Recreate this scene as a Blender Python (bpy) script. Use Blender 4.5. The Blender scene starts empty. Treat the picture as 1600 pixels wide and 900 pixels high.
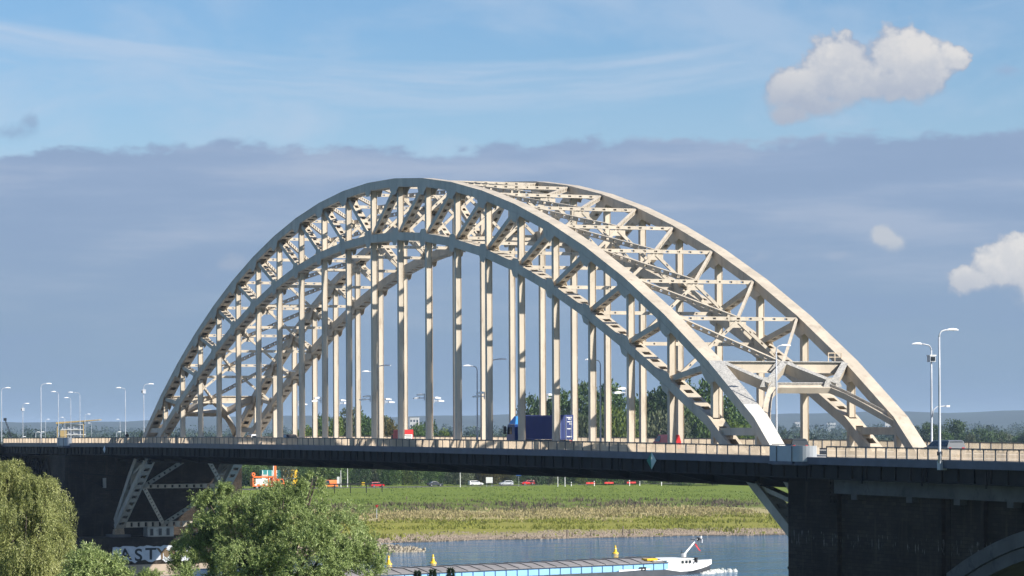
import bpy, bmesh, math, random
import numpy as np
from mathutils import Vector, Matrix
random.seed(7)
rng = np.random.default_rng(11)
SC = bpy.context.scene
COL = SC.collection

# ------------------------------------------------------------------ camera
# world: X runs along the bridge axis (towards the near bank), Y across it, Z up (metres)
TH = 1.18073
CAM = Vector((342.26, -122.61, 22.0))
FWD = Vector((-math.sin(TH), math.cos(TH), 0))
RGT = Vector((math.cos(TH), math.sin(TH), 0))
cd = bpy.data.cameras.new('camera')
cam = bpy.data.objects.new('camera', cd)
COL.objects.link(cam)
ROLL = 0.004
r_ = (RGT - ROLL * Vector((0, 0, 1))).normalized()
u_ = (Vector((0, 0, 1)) + ROLL * RGT).normalized()
m_ = Matrix((r_, u_, -FWD)).transposed().to_4x4()
m_.translation = CAM
cam.matrix_world = m_
cd.sensor_width = 36.0
cd.lens = 4637.5 / 1600 * 36
cd.shift_y = 213 / 1600
cd.shift_x = 0.0005
cd.clip_start = 1.0
cd.clip_end = 60000
SC.camera = cam

# ------------------------------------------------------------------ light
SUN = Vector((1.267, 1.0, 1.12)).normalized()
EL = math.asin(SUN.z)
AZ = math.atan2(SUN.x, SUN.y)
sd = bpy.data.lights.new('sun', 'SUN')
sd.energy = 5.0
sd.angle = math.radians(0.53)
sd.color = (1.0, 0.945, 0.855)
so = bpy.data.objects.new('sun', sd)
so.rotation_euler = SUN.to_track_quat('Z', 'Y').to_euler()
so.location = (300, 200, 200)
COL.objects.link(so)

SC.view_settings.view_transform = 'Standard'
SC.view_settings.look = 'None'
SC.view_settings.exposure = 0.65
KS = 2 ** -0.65          # cloud radiance for that exposure
SC.view_settings.gamma = 1.0
SC.render.engine = 'CYCLES'
SC.cycles.use_denoising = True
SC.cycles.max_bounces = 6
SC.cycles.volume_bounces = 0
SC.cycles.sample_clamp_indirect = 6.0

# ------------------------------------------------------------------ sky
W_ = bpy.data.worlds.new('World')
SC.world = W_
W_.use_nodes = True
NT = W_.node_tree
NT.nodes.clear()


class NG:
    """small helper to write node graphs as expressions"""
    def __init__(s, nt): s.nt = nt
    def node(s, typ, **kw):
        n = s.nt.nodes.new(typ)
        for k, v in kw.items(): setattr(n, k, v)
        return n
    def put(s, sock, v):
        if hasattr(v, 'is_output'): s.nt.links.new(v, sock)
        else: sock.default_value = v
    def m(s, op, a, b=0.0, c=0.0, clamp=False):
        n = s.node('ShaderNodeMath', operation=op, use_clamp=clamp)
        s.put(n.inputs[0], a); s.put(n.inputs[1], b); s.put(n.inputs[2], c)
        return n.outputs[0]
    def vm(s, op, a, b=(0, 0, 0)):
        n = s.node('ShaderNodeVectorMath', operation=op)
        s.put(n.inputs[0], a)
        if op == 'SCALE': s.put(n.inputs['Scale'], b)
        else: s.put(n.inputs[1], b)
        return n.outputs['Value'] if op in ('DOT_PRODUCT', 'LENGTH') else n.outputs[0]
    def ss(s, x, lo, hi):
        n = s.node('ShaderNodeMapRange', interpolation_type='SMOOTHSTEP')
        s.put(n.inputs[0], x); s.put(n.inputs[1], lo); s.put(n.inputs[2], hi)
        return n.outputs[0]
    def comb(s, x, y, z=0.0):
        n = s.node('ShaderNodeCombineXYZ')
        s.put(n.inputs[0], x); s.put(n.inputs[1], y); s.put(n.inputs[2], z)
        return n.outputs[0]
    def sep(s, v):
        n = s.node('ShaderNodeSeparateXYZ'); s.put(n.inputs[0], v); return n.outputs
    def noise(s, vec, scale, detail=4.0, rough=0.55, dist=0.0, col=False):
        n = s.node('ShaderNodeTexNoise')
        s.put(n.inputs['Vector'], vec); s.put(n.inputs['Scale'], scale)
        s.put(n.inputs['Detail'], detail); s.put(n.inputs['Roughness'], rough)
        s.put(n.inputs['Distortion'], dist)
        return n.outputs['Color' if col else 'Fac']
    def mix(s, f, a, b, blend='MIX'):
        n = s.node('ShaderNodeMix', data_type='RGBA', blend_type=blend)
        s.put(n.inputs[0], f); s.put(n.inputs[6], a); s.put(n.inputs[7], b)
        return n.outputs[2]


def lin(r, g, b):
    f = lambda c: (c / 255 / 12.92) if c / 255 < .04045 else ((c / 255 + .055) / 1.055) ** 2.4
    return (f(r), f(g), f(b), 1.0)


g = NG(NT)
tc = g.node('ShaderNodeTexCoord')
dirv = tc.outputs['Generated']
sky = g.node('ShaderNodeTexSky', sky_type='NISHITA', sun_disc=False)
sky.sun_elevation = EL
sky.sun_rotation = AZ
sky.altitude = 20
sky.air_density = 1.0
sky.dust_density = 0.6
sky.ozone_density = 1.6
bg = g.node('ShaderNodeBackground')
NT.links.new(g.mix(1.0, sky.outputs[0], (.74, .97, 1.22, 1), 'MULTIPLY'), bg.inputs[0])
bg.inputs[1].default_value = 0.066
# direction -> azimuth (0 = the way the river is looked at, right positive) and elevation, radians
dx = g.vm('DOT_PRODUCT', dirv, tuple(RGT))
df = g.vm('DOT_PRODUCT', dirv, tuple(FWD))
dz = g.sep(dirv)[2]
azm = g.m('ARCTAN2', dx, df)
elv = g.m('ARCSINE', dz)
# a low bank of stratocumulus all round the horizon, its top ragged
n1 = g.noise(g.comb(azm, g.m('MULTIPLY', elv, 2.0), 3.1), 34.0, 6.0, 0.62)
n2 = g.noise(g.comb(azm, g.m('MULTIPLY', elv, 1.0), 9.7), 4.0, 3.0, 0.5)
n3 = g.noise(g.comb(azm, g.m('MULTIPLY', elv, 1.5), 5.3), 80.0, 4.0, 0.6)
top = g.m('ADD', g.m('ADD', 0.0935, g.m('MULTIPLY', g.m('SUBTRACT', n1, .5), 0.017)),
          g.m('ADD', g.m('MULTIPLY', g.m('SUBTRACT', n2, .5), .016), g.m('MULTIPLY', g.m('SUBTRACT', n3, .5), .007)))
top = g.m('ADD', top, g.m('MULTIPLY', g.m('MINIMUM', g.m('MAXIMUM', azm, -.3), .3), 0.025))
bank = g.m('SUBTRACT', 1.0, g.ss(g.m('SUBTRACT', elv, top), -0.0014, 0.0022))
streak = g.noise(g.comb(g.m('MULTIPLY', azm, .35), g.m('MULTIPLY', elv, 2.2), 1.0), 30.0, 5.0, 0.55)
bt = g.ss(elv, 0.01, 0.095)
cbank = g.mix(bt, lin(140, 165, 192), lin(150, 172, 203))
cbank = g.mix(g.m('MULTIPLY', g.ss(streak, .47, .72), g.m('MULTIPLY', bt, .75)), cbank, lin(178, 191, 212))
cbank = g.mix(g.m('MULTIPLY', g.ss(streak, .55, .35), .55), cbank, lin(140, 164, 196))
bgb = g.node('ShaderNodeBackground'); NT.links.new(cbank, bgb.inputs[0]); bgb.inputs[1].default_value = KS
# thin cirrus veil higher up
wv = g.noise(g.comb(g.m('MULTIPLY', azm, .5), g.m('ADD', elv, g.m('MULTIPLY', g.m('SINE', g.m('MULTIPLY', azm, 16.0)), .006)), 2.0), 24.0, 5.0, .55, .3)
veil = g.m('MULTIPLY', g.ss(wv, .44, .70), .42)
veil = g.m('ADD', veil, g.m('MULTIPLY', g.ss(elv, .135, .085), .22))
veil = g.m('MULTIPLY', veil, g.ss(elv, .62, .12))
# one long drawn-out cirrus streak with a pale trail below it
a2 = g.m('ADD', azm, .02)
ec = g.m('ADD', .1205, g.m('MULTIPLY', .555, g.m('MULTIPLY', a2, a2)))
de = g.m('SUBTRACT', elv, g.m('ADD', ec, g.m('MULTIPLY', g.m('SUBTRACT', wv, .5), .008)))
stk = g.m('MULTIPLY', g.ss(de, .0035, -.0005), g.ss(de, -.030, -.001))
stk = g.m('MULTIPLY', stk, g.m('MULTIPLY', g.ss(azm, -.7, -.35), g.ss(azm, .30, .02)))
fin = g.noise(g.comb(g.m('MULTIPLY', azm, .25), g.m('MULTIPLY', de, 3.0), 6.0), 40.0, 5.0, .6)
stk = g.m('MULTIPLY', stk, g.m('ADD', .18, g.m('MULTIPLY', g.ss(fin, .38, .68), .42)))
veil = g.m('MAXIMUM', veil, stk)
bgv = g.node('ShaderNodeBackground'); bgv.inputs[0].default_value = lin(196, 210, 230); bgv.inputs[1].default_value = KS
mx1 = g.node('ShaderNodeMixShader'); g.put(mx1.inputs[0], veil)
NT.links.new(bg.outputs[0], mx1.inputs[1]); NT.links.new(bgv.outputs[0], mx1.inputs[2])
mx2 = g.node('ShaderNodeMixShader'); g.put(mx2.inputs[0], bank)
NT.links.new(mx1.outputs[0], mx2.inputs[1]); NT.links.new(bgb.outputs[0], mx2.inputs[2])
cur = mx2.outputs[0]


w1 = g.noise(g.comb(azm, elv, 1.3), 60.0, 4.0, .58, col=True)
w2 = g.noise(g.comb(azm, elv, 5.3), 190.0, 3.0, .6, col=True)
PUFF_W = g.vm('ADD', g.vm('SUBTRACT', w1, (.5, .5, .5)), g.vm('SCALE', g.vm('SUBTRACT', w2, (.5, .5, .5)), .35))
PUFF_D = g.noise(g.comb(azm, elv, 9.3), 105.0, 6.0, .60)


def puffs(cur, blobs, seed, soft, dens, c_lit, c_dark, wob=.010, lift=0.0):
    """one cloud made of puffs (azimuth, elevation, half width, half height) with billowing edges"""
    e0 = min(b[1] - b[3] for b in blobs); e1 = max(b[1] + b[3] for b in blobs)
    wv_ = g.vm('SCALE', PUFF_W, wob)
    s3 = g.sep(wv_)
    a = g.m('ADD', azm, s3[0]); e = g.m('ADD', elv, s3[1])
    acc = None; shade = None
    for (a0, ee, ra, re) in blobs:
        x = g.m('DIVIDE', g.m('SUBTRACT', a, a0), ra); y = g.m('DIVIDE', g.m('SUBTRACT', e, ee), re)
        v = g.m('SUBTRACT', 1.0, g.m('SQRT', g.m('ADD', g.m('MULTIPLY', x, x), g.m('MULTIPLY', y, y))))
        sh = g.m('ADD', g.m('MULTIPLY', x, .22), g.m('MULTIPLY', y, .5))
        if acc is None: acc, shade = v, sh
        else:
            k = g.ss(g.m('SUBTRACT', v, acc), -.5, .5)
            shade = g.m('ADD', g.m('MULTIPLY', sh, k), g.m('MULTIPLY', shade, g.m('SUBTRACT', 1.0, k)))
            acc = g.m('SMOOTH_MAX', acc, v, .5)
    det = PUFF_D
    acc = g.m('ADD', acc, g.m('MULTIPLY', g.m('SUBTRACT', det, .5), .85))
    low_ = g.ss(elv, e0 + .55 * (e1 - e0), e0 + .05 * (e1 - e0))
    alpha = g.m('MULTIPLY', g.ss(acc, 0.0, g.m('ADD', soft, g.m('MULTIPLY', low_, soft * 2.2))), dens)
    core = g.m('ADD', g.m('MULTIPLY', g.ss(acc, .02, .42), .7), g.m('MULTIPLY', g.ss(g.m('ADD', PUFF_D, g.m('MULTIPLY', s3[0], 14.0)), .36, .62), .3))
    hgt = g.ss(g.m('ADD', elv, g.m('MULTIPLY', s3[2], .6)), e0 + .1 * (e1 - e0), e0 + .75 * (e1 - e0))
    lit = g.m('MULTIPLY', g.m('ADD', g.m('MULTIPLY', core, .36), g.m('MULTIPLY', core, g.m('MULTIPLY', hgt, .74))), g.m('ADD', .86, g.m('MULTIPLY', shade, .35)), clamp=True)
    lit = g.m('ADD', lit, lift, clamp=True)
    c = g.mix(lit, c_dark, c_lit)
    b = g.node('ShaderNodeBackground'); g.put(b.inputs[0], c); b.inputs[1].default_value = KS
    mx = g.node('ShaderNodeMixShader'); g.put(mx.inputs[0], alpha)
    NT.links.new(cur, mx.inputs[1]); NT.links.new(b.outputs[0], mx.inputs[2])
    return mx.outputs[0]


cur = puffs(cur, [(.110, .1205, .0135, .0105), (.1296, .1240, .0105, .0105), (.1385, .1195, .0110, .0095), (.1485, .1212, .0070, .0050), (.0960, .1105, .0125, .0085), (.1165, .1135, .0190, .0085), (.1330, .1130, .0140, .0070), (.0945, .1030, .0080, .0045), (.103, .1065, .010, .006)],
            1.3, .20, .97, lin(226, 224, 223), lin(152, 168, 194), lift=-.02)
cur = puffs(cur, [(.1665, .0530, .0150, .0100), (.1525, .0475, .0080, .0060), (.178, .048, .014, .012)], 5.1, .20, .97, lin(226, 225, 224), lin(164, 175, 195), lift=.1)
cur = puffs(cur, [(.1255, .0620, .0060, .0050), (.1290, .0590, .0055, .0045)], 7.7, .45, .85, lin(198, 203, 211), lin(174, 185, 201), .008, .3)
cur = puffs(cur, [(-.166, .0965, .012, .0045), (-.159, .101, .005, .004)], 11.2, .8, .75, lin(150, 175, 205), lin(136, 166, 200), .012)
cur = puffs(cur, [(-.019, .1445, .015, .003), (.052, .1445, .011, .003)], 14.9, .8, .7, lin(150, 172, 208), lin(140, 168, 205), .008)
cur = puffs(cur, [(.166, .1165, .006, .0035)], 17.3, .9, .45, lin(160, 175, 205), lin(146, 168, 200), .010)
cur = puffs(cur, [(-.092, .0545, .009, .0045), (-.102, .0500, .007, .003)], 21.5, .9, .45, lin(172, 184, 203), lin(160, 175, 199), .010, .2)
cur = puffs(cur, [(.083, .0555, .008, .004), (.110, .0560, .007, .003)], 25.5, .9, .4, lin(170, 184, 205), lin(158, 175, 200), .010, .2)
cur = puffs(cur, [(-.030, .034, .026, .005), (-.045, .041, .009, .008)], 31.5, .9, .45, lin(172, 186, 204), lin(156, 174, 198), .010, .2)
wo = g.node('ShaderNodeOutputWorld')
NT.links.new(cur, wo.inputs[0])

# ------------------------------------------------------------------ materials
def mat(name, base, rough=.6, vary=.12, scale=2.0, bump=0.0, bscale=8.0, metal=0.0, second=None, lo=.5, hi=.7, stretch=(1, 1, 1), spec=.5, nor=None):
    m = bpy.data.materials.new(name); m.use_nodes = True
    nt = m.node_tree; q = NG(nt); b = nt.nodes['Principled BSDF']
    t = q.node('ShaderNodeTexCoord').outputs['Object']
    v = q.vm('MULTIPLY', t, stretch)
    base = tuple(base[:3]) + (1.0,)
    n = q.noise(v, scale, 5.0, .6)
    dark = tuple(c * (1 - vary) for c in base[:3]) + (1,)
    lite = tuple(min(1, c * (1 + vary)) for c in base[:3]) + (1,)
    c = q.mix(q.ss(n, .3, .7), dark, lite)
    if second:
        n2_ = q.noise(v, scale * 2.7, 6.0, .65)
        c = q.mix(q.ss(n2_, lo, hi), c, tuple(second[:3]) + (1,))
    q.put(b.inputs['Base Color'], c)
    b.inputs['Roughness'].default_value = rough
    b.inputs['Metallic'].default_value = metal
    b.inputs['Specular IOR Level'].default_value = spec
    if bump:
        bn = q.node('ShaderNodeBump'); bn.inputs['Strength'].default_value = bump
        q.put(bn.inputs['Height'], q.noise(t, bscale, 4.0, .6))
        nt.links.new(bn.outputs[0], b.inputs['Normal'])
    return m


STEEL = mat('cream_bridge_paint', (.515, .445, .35), .55, .12, .5, second=(.29, .22, .145), lo=.52, hi=.84, stretch=(1, 1, .25))
STEEL_IN = mat('rusty_bridge_paint', (.40, .29, .19), .7, .25, 1.2, second=(.22, .12, .06), lo=.5, hi=.75)
RUST_SHADE = mat('rust_and_shade_bridge_paint', (.42, .31, .20), .65, .2, .8, second=(.62, .53, .42), lo=.5, hi=.7, stretch=(1, 1, .3))  # rust brown with the shade of the flange recess mixed into the colour
MOTTLE = mat('peeling_grey_primer', (.28, .27, .255), .75, .2, 2.2, second=(.47, .45, .41), lo=.40, hi=.66, stretch=(.6, 1, 1.6))
WHITE = mat('white_paint', (.78, .77, .74), .45, .05, 2.0)
PALEP = mat('fresh_pale_paint', (.64, .60, .53), .55, .06, 1.0)
LAMPM = mat('galvanised_lamp_metal', (.45, .47, .50), .4, .06, 2.0)
LAMPH = mat('white_lamp_housing', (.80, .80, .80), .35, .03, 2.0)
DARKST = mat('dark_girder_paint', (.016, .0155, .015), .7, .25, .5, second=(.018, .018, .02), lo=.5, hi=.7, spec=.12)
BEAM = mat('blue_edge_beam_paint', (.045, .058, .095), .5, .2, .7)
POSTM = mat('railing_post_paint', (.10, .105, .115), .5, .1, 2.0)
SLAT = mat('cream_railing_paint', (.55, .44, .32), .6, .22, .35)
ASPH = mat('asphalt', (.055, .055, .056), .85, .2, 1.0, bump=.3, bscale=30)
PAVE = mat('pavement_concrete', (.34, .32, .29), .85, .12, .6)
KERBM = mat('kerb_stone', (.42, .41, .39), .8, .1, 2.0)
LINE = mat('road_marking_white', (.75, .75, .73), .7, .05, 2.0)
CONC = mat('weathered_concrete', (.085, .083, .082), .85, .25, .35, second=(.045, .045, .045), lo=.5, hi=.7, bump=.3, bscale=3)
CONCL = mat('pale_concrete', (.46, .43, .38), .85, .18, .5, second=(.3, .27, .23), lo=.55, hi=.75)
PANELM = mat('grey_parapet_panel', (.40, .42, .44), .55, .06, 1.0)
YROOF = mat('dull_yellow_roof', (.52, .36, .13), .6, .1, .3)
GREENP = mat('green_sign_paint', (.03, .19, .12), .45, .08, 2)
TYRE = mat('tyre_rubber', (.02, .02, .02), .85, .1, 5)
RIM = mat('wheel_rim', (.45, .45, .46), .35, .05, 5, metal=.6)
GLASS = mat('dark_glazing', (.02, .025, .03), .08, .1, 3)
BLACKP = mat('black_plastic', (.02, .02, .022), .5, .1, 3)
HEADL = mat('headlamp_glass', (.75, .77, .8), .15, .03, 3)
TAILL = mat('tail_lamp_red', (.45, .02, .02), .3, .03, 3)
YELLOW = mat('yellow_paint', (.80, .50, .02), .45, .05, 1.5)
ORANGE = mat('orange_paint', (.80, .17, .03), .45, .05, 1.5)
RED = mat('red_paint', (.55, .03, .03), .4, .06, 1.5)
NAVY = mat('navy_container_paint', (.022, .036, .20), .5, .1, .6)
NAVYL = mat('blue_container_door_paint', (.025, .045, .17), .5, .1, .6)
LBLUE = mat('light_blue_paint', (.05, .30, .75), .4, .05, 2)
TEAL = mat('teal_paint', (.03, .25, .26), .5, .1, 1)
SKYB = mat('pale_blue_hull_paint', (.26, .50, .74), .5, .06, .5)
HULLD = mat('dark_hull_paint', (.06, .065, .075), .5, .2, .4)
HATCH = mat('grey_hatch_cover', (.24, .225, .22), .6, .15, .5)
WOOD = mat('weathered_wood', (.20, .16, .12), .9, .2, 3)
BARK = mat('tree_bark', (.10, .08, .06), .95, .25, 3, bump=.5, bscale=8)
STONE = mat('riprap_stone', (.30, .26, .195), .9, .3, .8, bump=.5, bscale=4)
ROOFM = mat('distant_roof', (.30, .26, .23), .8, .1, .1)
WALLM = mat('distant_wall', (.60, .58, .54), .8, .1, .1)
WALLG = mat('distant_grey_cladding', (.40, .43, .46), .7, .1, .1)
CLOTH = mat('dark_cloth', (.03, .03, .04), .9, .1, 3)
SKIN = mat('skin', (.45, .28, .2), .6, .05, 3)


def foliage(name, cols, rough=.55, trans=.25):
    m = bpy.data.materials.new(name); m.use_nodes = True
    nt = m.node_tree; q = NG(nt); b = nt.nodes['Principled BSDF']
    geo = q.node('ShaderNodeNewGeometry')
    r = q.node('ShaderNodeValToRGB')
    els = r.color_ramp.elements
    els[0].position = 0; els[0].color = tuple(cols[0]) + (1,)
    els[1].position = 1; els[1].color = tuple(cols[-1]) + (1,)
    for k, c in enumerate(cols[1:-1]):
        e = els.new((k + 1) / (len(cols) - 1)); e.color = tuple(c) + (1,)
    t = q.node('ShaderNodeTexCoord').outputs['Object']
    oi = q.node('ShaderNodeObjectInfo').outputs['Random']
    n = q.noise(t, .45, 2.0)
    f = q.m('ADD', q.m('MULTIPLY', geo.outputs['Random Per Island'], .55), q.m('ADD', q.m('MULTIPLY', q.m('SUBTRACT', n, .25), .7), q.m('MULTIPLY', q.m('SUBTRACT', oi, .5), .35)))
    nt.links.new(f, r.inputs[0])
    nt.links.new(r.outputs[0], b.inputs['Base Color'])
    b.inputs['Roughness'].default_value = rough
    b.inputs['Specular IOR Level'].default_value = .3
    tr = q.node('ShaderNodeBsdfTranslucent'); nt.links.new(r.outputs[0], tr.inputs[0])
    mx = q.node('ShaderNodeMixShader'); mx.inputs[0].default_value = trans
    nt.links.new(b.outputs[0], mx.inputs[1]); nt.links.new(tr.outputs[0], mx.inputs[2])
    nt.links.new(mx.outputs[0], nt.nodes['Material Output'].inputs[0])
    return m


F_WILLOW = foliage('willow_leaves', [(0.072, 0.107, 0.035), (0.260, 0.339, 0.107), (0.504, 0.576, 0.260), (0.892, 0.936, 0.691)], .5, .3)
F_YWILLOW = foliage('yellow_willow_leaves', [(0.075, 0.101, 0.031), (0.270, 0.295, 0.094), (0.464, 0.477, 0.200), (0.715, 0.715, 0.502)], .5, .35)
F_GREEN = foliage('green_leaves', [(.040, .078, .020), (.085, .15, .034), (.15, .215, .055)], .6)
F_DARK = foliage('dark_green_leaves', [(.028, .056, .018), (.060, .105, .032), (.105, .155, .050)], .6)
F_YGREEN = foliage('yellow_green_leaves', [(.06, .10, .016), (.12, .17, .026), (.19, .22, .04)], .6)
F_AUTUMN = foliage('autumn_leaves', [(.07, .075, .016), (.16, .13, .025), (.24, .15, .03)], .6)
F_GREY = foliage('grey_green_leaves', [(.06, .08, .035), (.11, .13, .065), (.17, .185, .10)], .6)
F_FIR = foliage('conifer_needles', [(.012, .03, .012), (.025, .05, .018), (.04, .07, .02)], .6)
F_DRY = foliage('dry_reed_blades', [(0.246, 0.230, 0.082), (0.377, 0.312, 0.156), (0.492, 0.410, 0.238)], .7)
F_GRASS = foliage('fresh_grass_blades', [(0.144, 0.170, 0.026), (0.233, 0.243, 0.040), (0.323, 0.305, 0.071)], .7)
F_WOOD = foliage('distant_wood_leaves', [(.016, .034, .016), (.034, .060, .026), (.060, .088, .036)], .6)
F_WEED = foliage('purplish_weed_blades', [(0.102, 0.076, 0.051), (0.136, 0.102, 0.076), (0.119, 0.136, 0.043)], .7)
F_TURF = foliage('turf_blades', [(0.111, 0.165, 0.027), (0.165, 0.221, 0.037), (0.221, 0.257, 0.065)], .7)

# ------------------------------------------------------------------ mesh helpers
class MB:
    def __init__(s): s.v, s.f, s.m, s.mats = [], [], [], []
    def mi(s, m):
        if m not in s.mats: s.mats.append(m)
        return s.mats.index(m)
    def add(s, vs, fs, m):
        o = len(s.v); k = s.mi(m)
        s.v += [tuple(p) for p in vs]
        for f in fs: s.f.append(tuple(i + o for i in f)); s.m.append(k)
    def box(s, x0, x1, y0, y1, z0, z1, m):
        s.add([(x0, y0, z0), (x1, y0, z0), (x1, y1, z0), (x0, y1, z0), (x0, y0, z1), (x1, y0, z1), (x1, y1, z1), (x0, y1, z1)],
              [(0, 3, 2, 1), (4, 5, 6, 7), (0, 1, 5, 4), (1, 2, 6, 5), (2, 3, 7, 6), (3, 0, 4, 7)], m)
    def hexa(s, lo, hi, m):
        """lo, hi: four corners each, same order (counter-clockwise seen from hi side)"""
        s.add(list(lo) + list(hi), [(0, 3, 2, 1), (4, 5, 6, 7), (0, 1, 5, 4), (1, 2, 6, 5), (2, 3, 7, 6), (3, 0, 4, 7)], m)
    def obox(s, c, ax, ay, az, m):
        c = Vector(c); ax = Vector(ax); ay = Vector(ay); az = Vector(az)
        vs = [c + ax * i + ay * j + az * k for k in (-1, 1) for (i, j) in ((-1, -1), (1, -1), (1, 1), (-1, 1))]
        s.add(vs, [(0, 3, 2, 1), (4, 5, 6, 7), (0, 1, 5, 4), (1, 2, 6, 5), (2, 3, 7, 6), (3, 0, 4, 7)], m)
    def bar(s, a, b, w, d, m, up=(0, 0, 1)):
        """rectangular bar a->b, w across, d along up"""
        a = Vector(a); b = Vector(b); t = (b - a); L = t.length; t.normalize()
        sd_ = t.cross(Vector(up))
        if sd_.length < 1e-4: sd_ = t.cross(Vector((1, 0, 0)))
        sd_.normalize(); u = sd_.cross(t)
        s.obox((a + b) / 2, t * L / 2, sd_ * w / 2, u * d / 2, m)
    def prism(s, pts, axis, a, b, m):
        """polygon pts (2d) extruded along 'y' (pts are x,z), 'x' (pts are y,z) or 'z' (pts are x,y)"""
        f = {'y': lambda p, t: (p[0], t, p[1]), 'x': lambda p, t: (t, p[0], p[1]), 'z': lambda p, t: (p[0], p[1], t)}[axis]
        n = len(pts)
        vs = [f(p, a) for p in pts] + [f(p, b) for p in pts]
        s.add(vs, [tuple(range(n)), tuple(range(2 * n - 1, n - 1, -1))] + [(i, i + n, (i + 1) % n + n, (i + 1) % n) for i in range(n)], m)
    def tube(s, pts, rads, m, n=8, cap=True):
        rings = []; vs = []
        P = [Vector(p) for p in pts]
        for i, p in enumerate(P):
            t = (P[min(i + 1, len(P) - 1)] - P[max(i - 1, 0)]).normalized()
            x = t.cross(Vector((0, 0, 1)))
            if x.length < .05: x = t.cross(Vector((0, 1, 0)))
            x.normalize(); y = x.cross(t)
            r = rads[i] if hasattr(rads, '__len__') else rads
            vs += [p + x * r * math.cos(2 * math.pi * k / n) + y * r * math.sin(2 * math.pi * k / n) for k in range(n)]
        fs = []
        for i in range(len(P) - 1):
            for k in range(n):
                fs.append((i * n + k, i * n + (k + 1) % n, (i + 1) * n + (k + 1) % n, (i + 1) * n + k))
        if cap: fs += [tuple(range(n - 1, -1, -1)), tuple(range((len(P) - 1) * n, len(P) * n))]
        s.add(vs, fs, m)
    def lathe(s, prof, m, n=16, c=(0, 0)):
        s.tube([(c[0], c[1], z) for r, z in prof], [max(r, .002) for r, z in prof], m, n)
    def strip(s, top, bot, y0, y1, m):
        """plate following two polylines (x,z), thick from y0 to y1"""
        n = len(top)
        vs = [(p[0], y0, p[1]) for p in top] + [(p[0], y0, p[1]) for p in bot] + [(p[0], y1, p[1]) for p in top] + [(p[0], y1, p[1]) for p in bot]
        fs = []
        for i in range(n - 1):
            a, b, c, d = i, i + 1, n + i + 1, n + i
            fs.append((a, d, c, b)); fs.append((a + 2 * n, b + 2 * n, c + 2 * n, d + 2 * n))
            fs.append((a, b, b + 2 * n, a + 2 * n)); fs.append((d, d + 2 * n, c + 2 * n, c))
        fs += [(0, 2 * n, 3 * n, n), (n - 1, 2 * n - 1, 4 * n - 1, 3 * n - 1)]
        s.add(vs, fs, m)
    def ladder(s, A, B, wax, width, dax, depth, m, thick=.05, bl=.55, gap=.5, inset=.0, both=True, mb=None, bt=.03, fl=0.0):
        """two plates joined by battens: a built-up bridge member from A to B"""
        A = Vector(A); B = Vector(B); t = B - A; L = t.length; t.normalize()
        w = Vector(wax).normalized(); d = Vector(dax).normalized(); mb = mb or m
        for k in (-1, 1):
            s.obox((A + B) / 2 + w * k * width / 2, t * L / 2, w * thick / 2, d * depth / 2, m)
            if fl:
                for e in (-1, 1): s.obox((A + B) / 2 + w * k * (width / 2 - thick / 2 - fl / 2) + d * e * (depth / 2 - .02), t * L / 2, w * fl / 2, d * .012, m)
        n = max(2, int(round(L / (bl + gap)))); st = L / n
        for i in range(n):
            c = A + t * (st * (i + .5))
            for k in ((-1, 1) if both else (1,)):
                s.obox(c + d * k * (depth / 2 - bt / 2 - .004), t * bl / 2 * st / (bl + gap), w * (width / 2 - thick / 2 - (fl - .001 if fl else 0)), d * bt / 2, mb)
    def obj(s, name, parent=None, loc=None, smooth=False, kind=None):
        me = bpy.data.meshes.new(name)
        me.from_pydata(s.v, [], s.f)
        for m in s.mats: me.materials.append(m)
        me.polygons.foreach_set('material_index', s.m)
        bm = bmesh.new(); bm.from_mesh(me); bmesh.ops.recalc_face_normals(bm, faces=bm.faces); bm.to_mesh(me); bm.free()
        if smooth: me.polygons.foreach_set('use_smooth', [True] * len(me.polygons))
        me.update()
        o = bpy.data.objects.new(name, me); COL.objects.link(o)
        if parent: o.parent = parent
        if loc is not None: o.location = loc
        if kind: o['kind'] = kind
        return o


def tag(o, label, cat, group=None):
    o['label'] = label; o['category'] = cat
    if group: o['group'] = group
    return o


def thing(name, label, cat, loc=(0, 0, 0), rot=0.0, group=None):
    o = bpy.data.objects.new(name, None); COL.objects.link(o)
    o.empty_display_size = .5
    o.location = loc; o.rotation_euler = (0, 0, rot)
    return tag(o, label, cat, group)


def copy_tree(o, parent=None):
    c = o.copy(); COL.objects.link(c)
    if parent: c.parent = parent
    for ch in list(o.children): copy_tree(ch, c)
    return c


def place(mesh_obj, name, parent, loc=(0, 0, 0)):
    c = mesh_obj.copy(); c.name = name; COL.objects.link(c); c.parent = parent; c.location = loc
    return c


def site(lat, depth, z=0.0):
    """plan position given as metres to the right of and beyond the viewpoint on the hill"""
    p = CAM + FWD * depth + RGT * lat
    return Vector((p.x, p.y, z))


WATER = -2.0
PN = 9.39                     # panel length of the arch
WD = 14.37                    # distance between the two arch trusses
CU = lambda i: (i - 10) * PN


def Ttop(i):
    if i < -1: return np.interp(i, [-3, -2, -1], [-15.0, -7.4, -.95])
    if i > 21: return np.interp(i, [21, 22, 23], [-.05, -7.0, -15.0])
    t = (i - 10) / 12
    return 29.547 + .7935 * t - 36.408 * t**2 + 5.15 * t**4 - 4.736 * t**6


def Tlow(i):
    if i < 0: return np.interp(i, [-3, -2, -1, 0], [-15.9, -10.4, -4.9, -.30])
    if i > 20: return np.interp(i, [20, 21, 22, 23], [.12, -5.2, -10.6, -15.9])
    t = (i - 10) / 12
    return 23.169 + .633 * t - 34.756 * t**2 - .731 * t**4 + 4.269 * t**6


def zd(u):
    """deck level along the bridge"""
    return 21.0 + float(np.interp(u, [-420, -181, -72, 8, 75, 117, 157, 230], [-3.0, -2.06, -1.62, -1.55, -1.66, -1.86, -1.98, -2.2]))

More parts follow.
